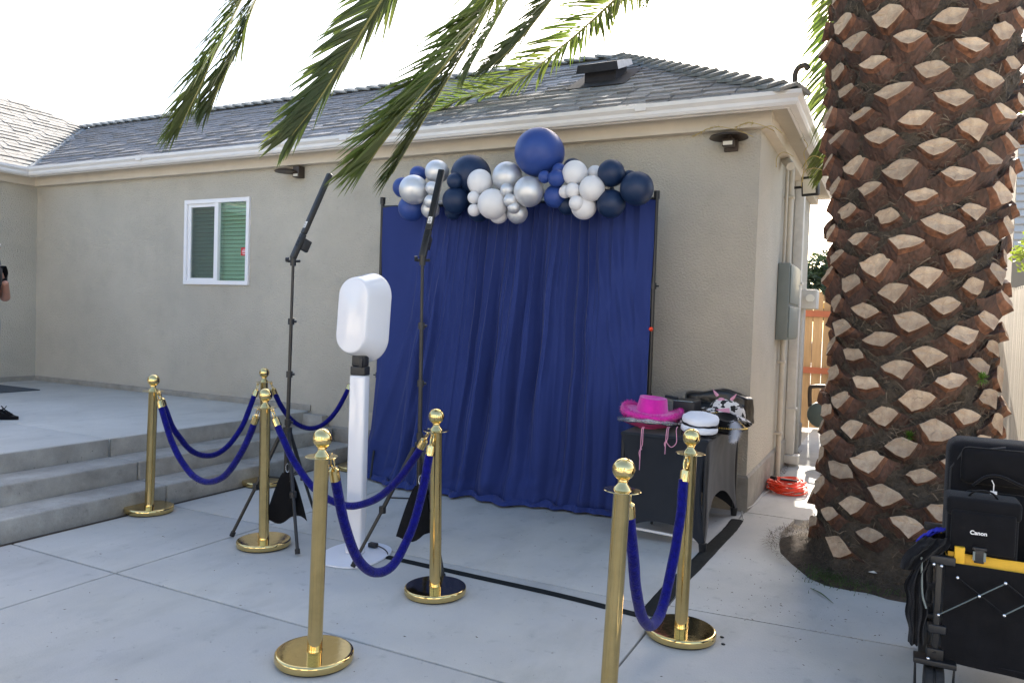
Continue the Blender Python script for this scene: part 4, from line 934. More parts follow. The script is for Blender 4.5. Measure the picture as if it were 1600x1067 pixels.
# black hat with gold trim
c = at(1132, 668, 1, 5.35); c.z = TZ+.028
t = cowboy('black_hat', 'black hat with gold stitched brim between the captain hats and the cow print hat', c, M_['black_fabric'], M_['black_fabric'], lambda a: .05*abs(math.sin(a-.6))+.01, .15, .13, .09, Matrix.Rotation(R(14), 3, 'X')@Matrix.Rotation(R(10), 3, 'Y'))
TT = Matrix.Rotation(R(14), 3, 'X')@Matrix.Rotation(R(10), 3, 'Y')
b = B()
for i in range(60):
    a = 2*math.pi*i/60; q = c+TT@V((math.cos(a)*.148, math.sin(a)*.128, .012+.05*abs(math.sin(a-.6)))); b.ball(q, .006, n=6)
part('gold_trim', b, M_['gold_trim'], t)
c = at(1137, 640, 1, 5.60); c.z = TZ+.12
TC = Matrix.Rotation(R(12), 3, 'Y')@Matrix.Rotation(R(-20), 3, 'X')
t = thing('cow_hat', 'black and white cow print hat with pink ears at the table corner', 'hat', c)
def cowf(u, v):
    a = 2*math.pi*u; k = v; r = .125*max(0, math.cos(k*math.pi/2))**.6+.003*math.sin(4*a); return c+TC@V((math.cos(a)*r*1.05, math.sin(a)*r, .10*math.sin(k*math.pi/2)-.02))
b = B(); b.grid(cowf, 40, 18); part('crown', b, cm, t)
b = B(); b.grid(brim(c, .115, .19, .17, -.02, lambda a: -.035+.02*math.cos(2*a), TC), 60, 8); part('brim', b, cm, t)
for sx in (-1, 1):
    b = B(); q = c+TC@V((-.045+.05*sx, -.04, .085)); b.tube([q, q+V((.018*sx, -.005, .02)), q+V((.036*sx, 0, .045))], [.012, .010, .002], 8); part('horn', b, M_['orange'] if 0 else M_['pink_cord'], t)
b = B(); b.ball(c+TC@V((-.055, -.075, .055)), .02, 1.3, .5, .9, n=14); part('nose', b, M_['pink_cord'], t)
b = B(); q = c+TC@V((-.0, -.125, -.03)); b.add([q+V((-.06, -.01, .01)), q+V((.035, -.02, .03)), q+V((.045, -.02, -.055)), q+V((-.01, -.02, -.02))], [(0, 1, 2, 3)]); b.add([q+V((-.06, -.006, .01)), q+V((.035, -.016, .03)), q+V((.045, -.016, -.055)), q+V((-.01, -.016, -.02))], [(3, 2, 1, 0)]); part('bandana', b, M_['pink_cord'], t, fix=False)
# feather
fp = [at(1146, 657, 1, 5.30), at(1150, 665, 1, 5.26), at(1149, 675, 1, 5.25), at(1145, 685, 1, 5.25)]
t = thing('feather', 'fluffy white feather plume hanging over the table edge', 'feather', fp[0]); b = B(); sp = bez(fp, 10)
for i, p in enumerate(sp):
    for k in range(110):
        a = rnd(0, 6.28); d = (RT*math.cos(a)*1.0+V((0, 1, 0))*math.sin(a)*.6+V((0, 0, rnd(-1.1, .1)))).normalized(); l = rnd(.03, .062)*(1 if i < 26 else .75); s_ = d.cross(V((0, 0, 1))).normalized()*.0018
        b.add([p-s_, p+s_, p+d*l+V((0, 0, -.008))], [(0, 1, 2)])
part('barbs', b, M_['white_cloth'], t, kind='stuff', fix=False)
b = B(); b.tube(sp, .0025, 6); part('quill', b, M_['white_cloth'], t)
# black bag behind
c = V((-1.20, 5.98, TZ)); t = thing('black_bag', 'shiny black soft bag slumped at the back of the table against the wall', 'bag', c)
def bagg(u, v):
    a = 2*math.pi*u; k = v; hx = .265+.012*math.sin(5*a); x = math.copysign(abs(math.cos(a))**.6, math.cos(a))*hx; y = math.copysign(abs(math.sin(a))**.7, math.sin(a))*.12
    H = .235+.018*math.sin(x*14+1)-.12*max(0, abs(x)-.2)
    sh = 1 if k < .75 else math.cos((k-.75)/.25*math.pi/2)**.5*.999+.001
    q = V((x*(1-.05*k)*(sh if sh > .3 else sh), y*sh*(1-.35*k), H*min(1, k*1.15)))
    return c+q+V((1, 1, 0))*.008*noise.noise(q*18)
b = B(); b.grid(bagg, 64, 26); part('body', b, M_['black_leather'], t)
b = B(); b.tube(bez([c+V((-.24, -.13, .12)), c+V((-.12, -.145, .155)), c+V((.05, -.15, .14)), c+V((.22, -.14, .10))], 6), .006, 6); part('seam', b, M_['black_leather'], t)
b = B(); p0, p1 = at(1042, 620, 1, 5.55), at(1082, 624, 1, 5.55)
b.box(p0.x+.06, p1.x+.03, 5.5, 5.72, TZ+.001, p1.z-.01, bev=.01); t2 = part('black_case', b, M_['black_plastic'], None); tag(t2, 'small black case with bright edge standing behind the magenta hat', 'case')
b = B(); b.tube([V((p0.x+.09, 5.52, p0.z-.004)), p0-V((.01, 0, -.005))], .012, 8); part('handle', b, M_['black_plastic'], t2)
b = B(); b.tube([V((p0.x+.07, 5.494, p1.z-.012)), V((p1.x+.02, 5.494, p1.z-.014))], .0035, 6); part('bright_edge', b, M_['steel'], t2)
# ---------------------------------------------------------------- tape and cord on the ground
def strip(label, pts, w_, z, nm='tape_strip', mt='tape', h=.004):
    b = B(); pts = [V((p.x, p.y, 0)) for p in pts]; P = bez(pts, 12)
    vs = []
    for i, p in enumerate(P):
        d = (P[min(i+1, len(P)-1)]-P[max(i-1, 0)]).normalized(); n_ = V((-d.y, d.x, 0)); ww = w_(i/(len(P)-1)) if callable(w_) else w_
        ww *= 1+.05*noise.noise(p*14)
        zz = z+.002*max(0, noise.noise(p*25))+.006*math.exp(-((i/(len(P)-1)-.45)/.03)**2)*(nm == 'cable_cover')
        vs += [p-n_*ww/2+V((0, 0, .0012)), p-n_*ww*.28+V((0, 0, zz+h)), p+n_*ww*.28+V((0, 0, zz+h)), p+n_*ww/2+V((0, 0, .0012))]
    fs = [(i*4+k, i*4+k+1, i*4+k+5, i*4+k+4) for i in range(len(P)-1) for k in range(3)]
    b.add(vs, fs, False); return tag(part(nm, b, M_[mt], None), label, nm.replace('_', ' '))
strip('straight strip of dark tape running from the booth base to the rope loop', [at(600, 869, 2, 0), at(735, 899, 2, 0), at(870, 929, 2, 0), at(1006, 963, 2, 0)], .065, .001)
strip('wide black tape over a cable, bending up to the house corner', [at(1012, 962, 2, 0), at(1050, 918, 2, 0), at(1085, 884, 2, 0), at(1118, 850, 2, 0), at(1140, 828, 2, 0), at(1152, 812, 2, 0)], lambda u: .105-.01*u, .002, 'cable_cover')
cz = at(1232, 768, 2, 0); cz = V((-.80, 7.22, 0))
t = thing('extension_cord', 'bright orange extension cord coiled on the concrete by the side wall', 'cord', cz)
b = B(); rs = random.Random(9); pts = []
for i in range(15*26):
    a = i/26*2*math.pi; lp = i/26; r = .135+.030*math.sin(lp*1.7)+.018*math.sin(lp*4.1+a*.5); zz = .012+.085*(lp/15)+.012*math.sin(a*2+lp)
    pts.append(cz+V((math.cos(a)*r+.012*math.sin(lp*3), math.sin(a)*r*1.35, max(.008, zz))))
b.tube(pts, .0072, 7); part('coil', b, M_['orange'], t)
b = B(); q = cz+V((-.13, -.10, .13)); b.tube([q, q+V((.05, -.02, -.005))], [.014, .018], 10); b.tube([q+V((.09, -.04, .0)), q+V((.22, .02, -.015))], .011, 8); part('plug', b, M_['black_plastic'], t)
b = B(); b.tube(bez([(-1.02, 6.20, .004), (-.985, 6.05, .004), (-.96, 5.93, .005)], 6), .0045, 6); b.tube(bez([(-.98, 6.21, .03), (-.97, 6.5, .005), (-.96, 6.9, .006), cz+V((-.12, -.1, .02))], 6), .0045, 6)
tag(part('thin_cable', b, M_['white_dirty'], None), 'thin pale cable from the tape to the wall corner', 'cable')
# door mat, on the porch
b = B(); m0 = at(60, 610, 2, .42); b.box(m0.x-1.2, m0.x+.0, m0.y-.62, m0.y+.02, .421, .433, bev=.004); tag(part('door_mat', b, M_['mat_grey'], None), 'dark grey door mat lying on the porch at the left edge', 'mat')
# litter and marks
b = B(); rs = random.Random(21)
for i in range(420):
    x, y = rs.uniform(-4.7, .5), rs.uniform(1.9, 6.1)
    if i < 130: x, y = rs.uniform(-.9, .5), rs.uniform(3.9, 5.0)
    s_ = rs.uniform(.0015, .005); a = rs.uniform(0, 3.14); d = V((math.cos(a), math.sin(a), 0))*s_*rs.uniform(1, 2.6); n_ = V((-math.sin(a), math.cos(a), 0))*s_*.6; p = V((x, y, .003))
    b.add([p-d, p-n_, p+d, p+n_, p+V((0, 0, s_*.5))], [(0, 1, 4), (1, 2, 4), (2, 3, 4), (3, 0, 4)])
o = part('leaf_litter', b, M_['litter'], None, fix=False); tag(o, 'tiny specks of dry debris scattered over the concrete', 'debris'); o['kind'] = 'stuff'
for pxy, lab in (((1128, 996), 'small black scrap nearer the mirrored base of the right stanchion, upper'), ((1130, 1007), 'small black scrap beside the right stanchion base, lower')):
    q = at(*pxy, 2, 0); b = B(); b.ball(q+V((0, 0, .004)), .009, 1.2, .8, .5, n=8); tag(part('scrap', b, M_['rubber'], None), lab, 'debris')
# ---------------------------------------------------------------- palm
PCX, PCY = .09, 5.36
palm = thing('palm_tree', 'thick palm tree with trimmed leaf stubs and long arching fronds', 'palm tree', (PCX, PCY, 0))
def trr(z):
    ks = [(0, .56), (.15, .51), (.4, .48), (.8, .455), (1.5, .42), (2.2, .445), (3.0, .495), (3.8, .51), (4.6, .47), (5.3, .34)]
    for (a, ra), (c, rc_) in zip(ks, ks[1:]):
        if z <= c: k = (z-a)/(c-a); k = k*k*(3-2*k); return ra+(rc_-ra)*k
    return .34
def cx(z): return V((PCX+.03*(1-min(z, 3)/3), PCY, 0))
b = B()
def tf(u, v):
    z = v*5.4-.05; a = 2*math.pi*u; c = cx(z); r = trr(max(z, 0))
    p = V((math.cos(a), math.sin(a), 0)); r += .030*noise.noise(V((p.x*3, p.y*3, z*3)))+.020*noise.noise(V((p.x*11, p.y*11, z*14)))+.016*abs(noise.noise(V((p.x*9, p.y*9, z*34))))
    if z < .35: r += .05*(1-z/.35)*max(0, noise.noise(V((p.x*5, p.y*5, 2)))+.3)
    return c+p*r+V((0, 0, z))
b.grid(tf, 120, 260); trunk = part('trunk', b, M_['trunk_fibre'], palm)
# leaf base stubs in spiral rows; four shared shapes
def stub_mesh(seed):
    rs = random.Random(seed); b = B(); u = rs.uniform
    w, hu, hd = u(.088, .106), u(.036, .052), u(.052, .080); ap, bo_ = u(-.3, .3), u(-.35, .35)
    face = [(-1, u(-.1, .2)), (-.72, u(.30, .5)), (-.4+ap*.3, u(.65, .85)), (ap, 1), (.42+ap*.3, u(.62, .85)), (.74, u(.3, .5)), (1, u(-.1, .2)), (.76, -u(.28, .42)), (.42+bo_*.3, -u(.68, .85)), (bo_, -1), (-.4+bo_*.3, -u(.68, .85)), (-.74, -u(.28, .42))]
    n = len(face)
    def ring(kx, ku, kd, dz_, y, slope, nz): return [V((x*w*kx+u(-nz, nz), y+slope*z*(hu if z > 0 else hd)+u(-nz, nz), z*(hu*ku if z > 0 else hd*kd)+dz_+u(-nz, nz))) for x, z in face]
    R0 = ring(1.62, 1.0, 2.3, -.045, .020, 0, .006)
    R1 = ring(1.30, 1.0, 1.85, -.032, -.012, -.10, .005)
    R2 = ring(1.06, 1.0, 1.30, -.010, -.040, .15, .004)
    R3 = ring(1.0, 1, 1, 0, -.062, .42, .003)
    if u(0, 1) < .4: R3[rs.choice((8, 9, 10))] += V((0, -.008, -.022))
    cen = sum(R3, V())/n; R4 = [cen+(p-cen)*.93+V((0, -.002, 0)) for p in R3]; R5 = [cen+(p-cen)*.5+V((u(-.004, .004), u(.001, .012), u(-.004, .004))) for p in R3]
    b.add(R0+R1+R2+R3+R4+R5+[cen+V((u(-.015, .015), .014, u(-.01, .01)))], [])
    def band(r, mi, sm):
        for k in range(n): b.f.append((r*n+k, r*n+(k+1) % n, (r+1)*n+(k+1) % n, (r+1)*n+k)); b.m.append(mi); b.sm.append(sm)
    band(0, 2, False); band(1, 2, False); band(2, 0, False); band(3, 1, False); band(4, 1, False)
    for k in range(n): b.f.append((5*n+k, 5*n+(k+1) % n, 6*n)); b.m.append(1); b.sm.append(False)
    return b.mesh('leaf_stub', [M_['stub_side'], M_['stub_cut'], M_['stub_base']])
SM = [stub_mesh(s_) for s_ in range(14)]
rs = random.Random(4); dz = .0130; N = int(4.75/dz); over = B()
for i in range(N):
    z = .14+i*dz; a = R(137.508*i+40); c = cx(z); r = trr(z)+.0; nrm = V((math.cos(a), math.sin(a), 0))
    z += rs.uniform(-.014, .014)
    me_ = rs.choice(SM)
    tan = V((-nrm.y, nrm.x, 0)); M3 = Matrix((tan, -nrm, V((0, 0, 1)))).transposed()   # local -Y points outward
    tilt = Matrix.Rotation(rs.uniform(-.24, .24), 3, 'Y')@Matrix.Rotation(rs.uniform(-.14, .20), 3, 'X')
    s_ = rs.uniform(.80, 1.06)
    Mx = Matrix.Translation(c+nrm*r+V((0, 0, z)))@(M3@tilt).to_4x4()@Matrix.Diagonal((s_*rs.uniform(.92, 1.12), s_*rs.uniform(.7, 1.25), s_*rs.uniform(.88, 1.15), 1))
    if i < 292:
        o = obj('leaf_stub', me_, palm); o.matrix_basis = Matrix.Translation(-V(palm.location))@Mx
    else:
        o0 = len(over.v); over.v += [tuple(Mx@v.co) for v in me_.vertices]
        for p in me_.polygons: over.f.append(tuple(k+o0 for k in p.vertices)); over.m.append(p.material_index); over.sm.append(False)
part('upper_leaf_stubs', over, [M_['stub_side'], M_['stub_cut'], M_['stub_base']], palm, kind='stuff')
# fibres between the stubs
b = B()
for i in range(11000):
    z = rs.uniform(.03, 5.0); a = rs.uniform(0, 6.283); l = rs.uniform(.05, .19); c = cx(z); rr = trr(z)+rs.uniform(.004, .026); da = rs.uniform(-1, 1); dzv = rs.uniform(-.5, .5)
    w_ = rs.uniform(.0008, .0026); P = []
    for k in range(4):
        u = k/3; aa = a+da*l*u/rr; zz = z+dzv*l*u-.04*u*u+.03*math.sin(3*u); rr2 = rr+.012*math.sin(math.pi*u)+.004*u
        P.append(c+V((math.cos(aa)*rr2, math.sin(aa)*rr2, max(.02, zz))))
    vs = []
    for k, p in enumerate(P): vs += [p-V((0, 0, w_)), p+V((0, 0, w_))]
    b.add(vs, [(0, 2, 3, 1), (2, 4, 5, 3), (4, 6, 7, 5)])
part('fibres', b, M_['fibre'], palm, kind='stuff', fix=False)
b = B()
for i in range(3200):
    z = rs.uniform(.05, 4.2); a = rs.uniform(0, 6.283); c = cx(z); rr = trr(z)+rs.uniform(.008, .026); l = rs.uniform(.03, .10); dn = V((-math.sin(a), math.cos(a), 0))*rs.uniform(-1, 1)+V((math.cos(a), math.sin(a), 0))*rs.uniform(-.1, .15)+V((0, 0, rs.uniform(-.7, .7))); dn.normalize()
    p = c+V((math.cos(a)*rr, math.sin(a)*rr, z)); sd = dn.cross(V((math.cos(a), math.sin(a), 0))).normalized()*rs.uniform(.0015, .004); e = p+dn*l*.5; f = p+dn*l-V((0, 0, .01))
    b.add([p-sd, p+sd, e+sd*.8, e-sd*.8, f], [(0, 1, 2, 3), (3, 2, 4)])
part('husk_shreds', b, M_['husk'], palm, kind='stuff', fix=False)
# tiny ferns growing on the trunk
for fpx, sc_ in (((1421, 682), .06), ((1535, 592), .05)):
    p = at(*fpx, 1, 4.88); b = B()
    for k in range(160):
        d = V((rs.gauss(0, 1), rs.gauss(-.5, 1), rs.gauss(.4, .8))).normalized(); s_ = d.cross(V((0, 0, 1))).normalized()*.0035; q = p+d*sc_*rs.random()*.6
        b.add([q-s_, q+s_, q+d*sc_*.45], [(0, 1, 2)])
    part('fern_tuft', b, M_['weed'], palm, kind='stuff', fix=False)
# fronds
CR = V((PCX, PCY, 5.25))
def frond(ctrl, ln, nl, mt='frond', droop=.5, ang=(32, 62), wide=1.0, base=True, twist=0, seed=0, lw=.013, skip=.12):
    rq = random.Random(seed); pts = ([CR+V((0, 0, 0))] if base else [])+ctrl
    P = bez(pts, 26); N_ = len(P)-1; L_ = sum((P[i+1]-P[i]).length for i in range(N_))
    b = B(); b.tube(P[::3]+[P[-1]], [.020*(1-.86*i/(len(P[::3]))) for i in range(len(P[::3])+1)], 6, flat=.6); fr = part('frond', b, M_['rachis'], palm)
    b = B()
    for i in range(nl):
        u = skip+(1-skip)*i/nl; f = u*N_; k = int(f); p = P[k].lerp(P[min(k+1, N_)], f-k); T = (P[min(k+2, N_)]-P[max(k-1, 0)]).normalized()
        up = V((0, 0, 1)); up = (up-T*up.dot(T)).normalized(); S = T.cross(up); 
        if twist: qm = Matrix.Rotation(twist, 3, T); S = qm@S; up2 = qm@up
        else: up2 = up
        taper = min(1, (u-skip)*7+.35)*(1 if u < .72 else max(.45, 1-(u-.72)*1.75))
        for sg in (-1, 1):
            a = R(ang[1]+(ang[0]-ang[1])*u+rq.uniform(-9, 9)); l = ln*taper*rq.uniform(.85, 1.1)
            if rq.random() < .03: continue
            d = (T*math.cos(a)+S*sg*math.sin(a)*wide+up2*rq.uniform(.10, .42)).normalized(); side = d.cross(up2).normalized(); nn = side.cross(d)
            wv = lw*rq.uniform(.8, 1.15); vs = []; m_ = 5; q = p+S*sg*.006; dd = d.copy()
            for j in range(m_+1):
                v = j/m_; ww = wv*(.45+1.1*v if v < .35 else (1-(v-.35)/.65)**.75*.9+.03)
                vs += [q-side*ww+nn*ww*.45, q, q+side*ww+nn*ww*.45]
                dd = (dd+V((0, 0, -droop*.16*(v+.25)))).normalized(); q = q+dd*(l/m_)
            b.add(vs, [f_ for j in range(m_) for f_ in ((j*3, j*3+1, j*3+4, j*3+3), (j*3+1, j*3+2, j*3+5, j*3+4))], True)
    me = part('leaflets', b, M_[mt], fr, kind='stuff', fix=False)
    return fr
D = atd
frond([D(900, -360, 4.3), D(800, -60, 4.1), D(742, 40, 4.0), D(672, 130, 3.95), D(622, 193, 3.9), D(574, 256, 3.9)], .52, 122, 'frond', .30, (24, 48), seed=1, lw=.020)
frond([D(960, -380, 4.6), D(830, -120, 4.5), D(770, 0, 4.45), D(705, 115, 4.4), D(655, 200, 4.35), D(613, 272, 4.3)], .36, 130, 'frond_dark', .7, (14, 30), seed=2, wide=.7, lw=.015)
frond([D(860, -420, 4.9), D(680, -130, 4.8), D(600, -5, 4.8), D(540, 90, 4.75), D(492, 165, 4.7), D(456, 212, 4.7)], .46, 108, 'frond_dark', .4, (18, 38), seed=3, twist=.5, wide=.9, lw=.020)
frond([D(700, -480, 5.4), D(470, -170, 5.2), D(390, -25, 5.1), D(345, 65, 5.0), D(310, 140, 5.0), D(281, 200, 5.0)], .42, 120, 'frond', .8, (16, 36), seed=4, wide=.8, lw=.016)
frond([D(720, -450, 5.8), D(500, -140, 5.6), D(410, -20, 5.5), D(375, 70, 5.4), D(345, 130, 5.4), D(330, 165, 5.4)], .42, 110, 'frond_dark', 1.0, (20, 34), seed=5, wide=.7, lw=.016)
frond([D(1120, -260, 5.6), D(1020, -60, 6.2), D(950, 10, 6.6), D(880, 72, 7.0), D(800, 132, 7.3), D(720, 156, 7.5), D(658, 186, 7.7)], .50, 170, 'frond', .55, (34, 60), seed=6, lw=.015)
frond([D(1080, -300, 5.6), D(950, -110, 5.7), D(880, -25, 5.7), D(835, 35, 5.7), D(800, 75, 5.7), D(766, 106, 5.7)], .42, 120, 'frond_dark', .7, (22, 44), seed=7, lw=.016)
frond([D(1000, -300, 5.9), D(870, -100, 6.0), D(800, -10, 6.0), D(765, 50, 6.0), D(742, 90, 6.0), D(730, 115, 6.0)], .36, 80, 'frond', 1.7, (30, 50), seed=8, lw=.013)
frond([D(1150, -330, 5.0), D(1080, -160, 5.0), D(1040, -60, 5.0), D(1022, -10, 5.0)], .36, 50, 'frond', 1.0, (30, 50), seed=9)
frond([D(900, -420, 5.4), D(700, -200, 5.4), D(560, -80, 5.4), D(500, -30, 5.4)], .32, 60, 'frond_dark', .8, (25, 45), seed=10)
frond([D(1330, -300, 5.9), D(1318, -60, 6.3), D(1306, 70, 6.45), D(1298, 190, 6.5), D(1292, 270, 6.5)], .42, 120, 'frond', .9, (35, 62), seed=11, lw=.015)
frond([D(1350, -320, 5.7), D(1340, -100, 6.0), D(1325, 40, 6.1), D(1312, 160, 6.1)], .40, 100, 'frond_dark', .9, (35, 60), seed=12, lw=.016)
rq = random.Random(77)
for k in range(14):                        # the rest of the crown, above the frame
    a = rq.uniform(-.9, 1.9)*math.pi if k > 4 else rq.uniform(1.15, 1.8)*math.pi; e = rq.uniform(.5, 1.3); l = rq.uniform(3.4, 4.2); h = V((math.cos(a), math.sin(a), 0))
    c1 = CR+h*l*.3*math.cos(e)+V((0, 0, l*.34*math.sin(e)+.2)); c2 = CR+h*l*.62*math.cos(e*.8)+V((0, 0, l*.50*math.sin(e)+.3)); c3 = CR+h*l*(.80*math.cos(e*.7)+.05)+V((0, 0, l*.50*math.sin(e)))
    c4 = CR+h*l*(.95*math.cos(e*.6)+.05)+V((0, 0, max(.1, l*.40*math.sin(e)-.1)))
    frond([c1, c2, c3, c4], .38, 46, 'frond', .7, (30, 60), seed=20+k, lw=.016)
# weeds, roots and grass round the trunk
b = B()
for i in range(2600):
    a = rs.uniform(math.pi*.75, math.pi*2.05); rad = rs.uniform(.50, .80); p = V((.09+math.cos(a)*rad, 5.42+math.sin(a)*rad*.95, .015+.10*(1-(rad/.95)**2)))
    d = V((math.cos(a)*.6+rs.gauss(0, .6), math.sin(a)*.6+rs.gauss(0, .6), rs.uniform(-.05, .5))).normalized(); s_ = d.cross(V((0, 0, 1))).normalized()*.0016; l = rs.uniform(.03, .10)
    b.add([p-s_, p+s_, p+d*l*.5+s_*.8, p+d*l*.5-s_*.8, p+d*l-V((0, 0, .015))], [(0, 1, 2, 3), (3, 2, 4)])
o = part('root_fibres', b, M_['fibre'], None, fix=False); tag(o, 'dry root fibres matted over the soil round the trunk', 'roots'); o['kind'] = 'stuff'
b = B()
for i in range(1900):
    u = rs.random(); cpx = 1268+u*150+rs.gauss(0, 10); cpy = 893+u*22+rs.gauss(0, 9); p = at(cpx, cpy, 2, .02)
    d = V((rs.gauss(0, .5), rs.gauss(0, .5), rs.uniform(.5, 1.2))).normalized(); s_ = d.cross(V((.3, .5, .1))).normalized()*.002; l = rs.uniform(.012, .045)
    b.add([p-s_, p+s_, p+d*l], [(0, 1, 2)])
o = part('grass', b, M_['grass'], None, fix=False); tag(o, 'short green grass growing at the front edge of the soil bed', 'grass'); o['kind'] = 'stuff'
b = B()
p0, p1 = at(1266, 918, 2, .004), at(1302, 942, 2, .004); P = bez([p0, (p0+p1)/2+V((0, 0, .01)), p1], 5); vs = []
for i, p in enumerate(P): ww = .006*(1-abs(i/(len(P)-1)-.4)*1.5)+.001; n_ = (p1-p0).normalized().cross(V((0, 0, 1))); vs += [p-n_*ww, p+n_*ww]
b.add(vs, [(i*2, i*2+1, i*2+3, i*2+2) for i in range(len(P)-1)]); tag(part('fallen_leaf', b, M_['grass'], None), 'single long green leaf lying on the concrete by the soil', 'leaf')
b = B(); p = at(1356, 893, 2, .09); b.add([p, p+V((.03, .01, .01)), p+V((.05, -.005, .002)), p+V((.03, -.02, .004))], [(0, 1, 2, 3)]); tag(part('dead_leaf', b, M_['white_dirty'], None), 'small pale dead leaf lying on the soil before the trunk', 'leaf')
# dry grass hanging from the gutter
def stalk(pts, label, head=True):
    P = bez(pts, 7); t = thing('grass_stalk', label, 'grass', pts[0], 'dry grass stalks hanging from the gutter'); b = B(); b.tube(P, .0030, 5)
    part('stem', b, M_['dry_grass'], t)
    if head:
        b = B()
        for i in range(90):
            k = rs.randint(len(P)//2, len(P)-1); d = (P[k]-P[k-1]).normalized()+V((rs.gauss(0, .4), rs.gauss(0, .4), rs.gauss(0, .4))); d.normalize(); s_ = d.cross(V((0, 0, 1))).normalized()*.0035
            b.add([P[k]-s_, P[k]+s_, P[k]+d*rs.uniform(.02, .045)], [(0, 1, 2)])
        part('seed_head', b, M_['dry_grass'], t, fix=False)
Y0 = 5.86
stalk([at(1177, 214, 1, Y0+.05), at(1150, 203, 1, Y0), at(1115, 199, 1, Y0), at(1085, 212, 1, Y0)], 'dry grass stalk drooping left with feathery head above the oval lamp')
stalk([at(1210, 205, 1, Y0+.05), at(1190, 196, 1, Y0), at(1170, 192, 1, Y0), at(1152, 198, 1, Y0)], 'dry grass stalk with head just right of the oval lamp')
stalk([at(1222, 208, 1, Y0), at(1205, 197, 1, Y0), at(1188, 203, 1, Y0)], 'short dry grass stalk at the house corner under the eave', False)
stalk([D(1285, 248, 6.2), D(1270, 244, 6.2), D(1258, 256, 6.2), D(1254, 285, 6.2)], 'yellow grass stalk arching over the flood light', False)
stalk([D(1240, 245, 6.2), D(1225, 238, 6.2), D(1214, 246, 6.2), D(1213, 262, 6.2)], 'yellow grass stalk arching over the white sensor', False)
stalk([D(1262, 262, 6.2), D(1256, 240, 6.2), D(1262, 228, 6.2), D(1256, 218, 6.2)], 'thin yellow grass stalk standing against the soffit', False)
stalk([D(1290, 268, 6.1), D(1272, 263, 6.1), D(1256, 270, 6.1), D(1252, 292, 6.1)], 'green grass stalk bending just above the flood light', False)
# weeds at the wall foot
b = B()
for i in range(300):
    p = V((-.97+rs.random()*.06, rs.uniform(7.6, 9.6), .01)); d = V((rs.gauss(0, .5), rs.gauss(0, .5), 1)).normalized(); s_ = d.cross(V((1, 0, 0))).normalized()*.003; b.add([p-s_, p+s_, p+d*rs.uniform(.02, .07)], [(0, 1, 2)])
o = part('weeds', b, M_['litter'], None, fix=False); tag(o, 'dead weeds and dirt along the foot of the side wall', 'weeds'); o['kind'] = 'stuff'
# ---------------------------------------------------------------- wagon and bags
WX0, WX1, WY0, WY1 = .205, 1.16, 3.42, 3.98
wg = thing('folding_wagon', 'black folding wagon with yellow lining, loaded with bags', 'wagon', (.68, 3.7, 0))
zt0, zb = .600, .205
def wf(u, v):
    x = WX0+.02+(WX1-WX0-.04)*u; z = zt0-.01+(zb-zt0)*v; return V((x, WY0+.010*noise.noise(V((u*6, v*5, 1)))+.03*math.sin(v*2.8)*math.sin(u*3.14), z+.02*math.sin(u*3.14)*v*-1))
b = B(); b.grid(wf, 40, 24); b.grid(lambda u, v: V((WX0+.02+.012*noise.noise(V((u*5, v*5, 3))), WY0+(WY1-WY0)*u, zt0-.01+(zb-zt0)*v)), 16, 16); b.grid(lambda u, v: V((WX1-.02, WY0+(WY1-WY0)*u, zt0-.01+(zb-zt0)*v)), 4, 4); b.grid(lambda u, v: V((WX0+.02+(WX1-WX0-.04)*u, WY1, zt0-.01+(zb-zt0)*v)), 4, 4)
b.box(WX0+.02, WX1-.02, WY0+.01, WY1-.01, zb-.01, zb+.0); part('fabric_body', b, M_['black_fabric'], wg, fix=False)
def yl(u, v):
    x = WX0+.03+(WX1-WX0-.06)*u; zz = zt0+.03+.015*math.sin(u*9); return V((x, WY0+.012+.035*v, zt0-.03+.055*math.sin(v*math.pi*.9)+.004*noise.noise(V((u*12, v*3, 0)))))
b = B(); b.grid(yl, 40, 8); b.grid(lambda u, v: V((WX0+.03+.05*v, WY0+.02+(WY1-WY0-.04)*u, zt0-.02+.04*math.sin(v*2.8))), 16, 6)
b.box(WX0+.06, WX1-.03, WY0+.05, WY1-.02, .36, .38); b.box(WX0+.05, WX0+.085, WY0-.004, WY0+.02, zt0-.01, zt0+.055, bev=.003); part('yellow_lining', b, M_['yellow'], wg, fix=False)
for x, y in ((WX0, WY0), (WX1, WY0), (WX0, WY1), (WX1, WY1)):
    b = B(); b.box(x-.011, x+.011, y-.011, y+.011, .10, .60, bev=.003); part('upright', b, M_['black_metal'], wg)
    b = B(); b.box(x-.035, x+.055, y-.016, y+.016, .578, .612, bev=.005); part('joint', b, M_['black_plastic'], wg)
    b = B(); b.box(x-.03, x+.035, y-.018, y+.018, .30, .335, bev=.005); part('joint', b, M_['black_plastic'], wg)
    b = B(); mm = Matrix.Rotation(R(90), 3, 'Y'); b.lathe([(.05, -.035), (.078, -.035), (.084, -.028), (.084, -.006), (.078, -.003), (.078, .003), (.084, .006), (.084, .028), (.078, .035), (.05, .035)], 36, (x, y-.01, .084), mm); wh = part('wheel', b, M_['rubber'], wg)
    b = B(); b.lathe([(.0001, -.03), (.045, -.032), (.051, -.034), (.051, .034), (.045, .032), (.0001, .03)], 24, (x, y-.01, .084), mm); part('rim', b, M_['black_plastic'], wh)
    b = B(); b.tube([(x-.065, y-.03, .06), (x-.068, y-.03, .185), (x+.068, y-.03, .185), (x+.065, y-.03, .06)], .006, 8); b.box(x-.075, x+.075, y-.045, y+.03, .178, .20, bev=.004); part('fork', b, M_['black_metal'], wg)
    b = B(); b.box(x-.03, x+.03, y-.02, y+.02, .196, .24, bev=.004); b.tube([(x, y-.02, .222), (x, y-.027, .222)], .008, 10); part('axle_block', b, M_['black_metal'], wg)
def W(px, py, dy=-.022): return at(px, py, 1, WY0+dy)
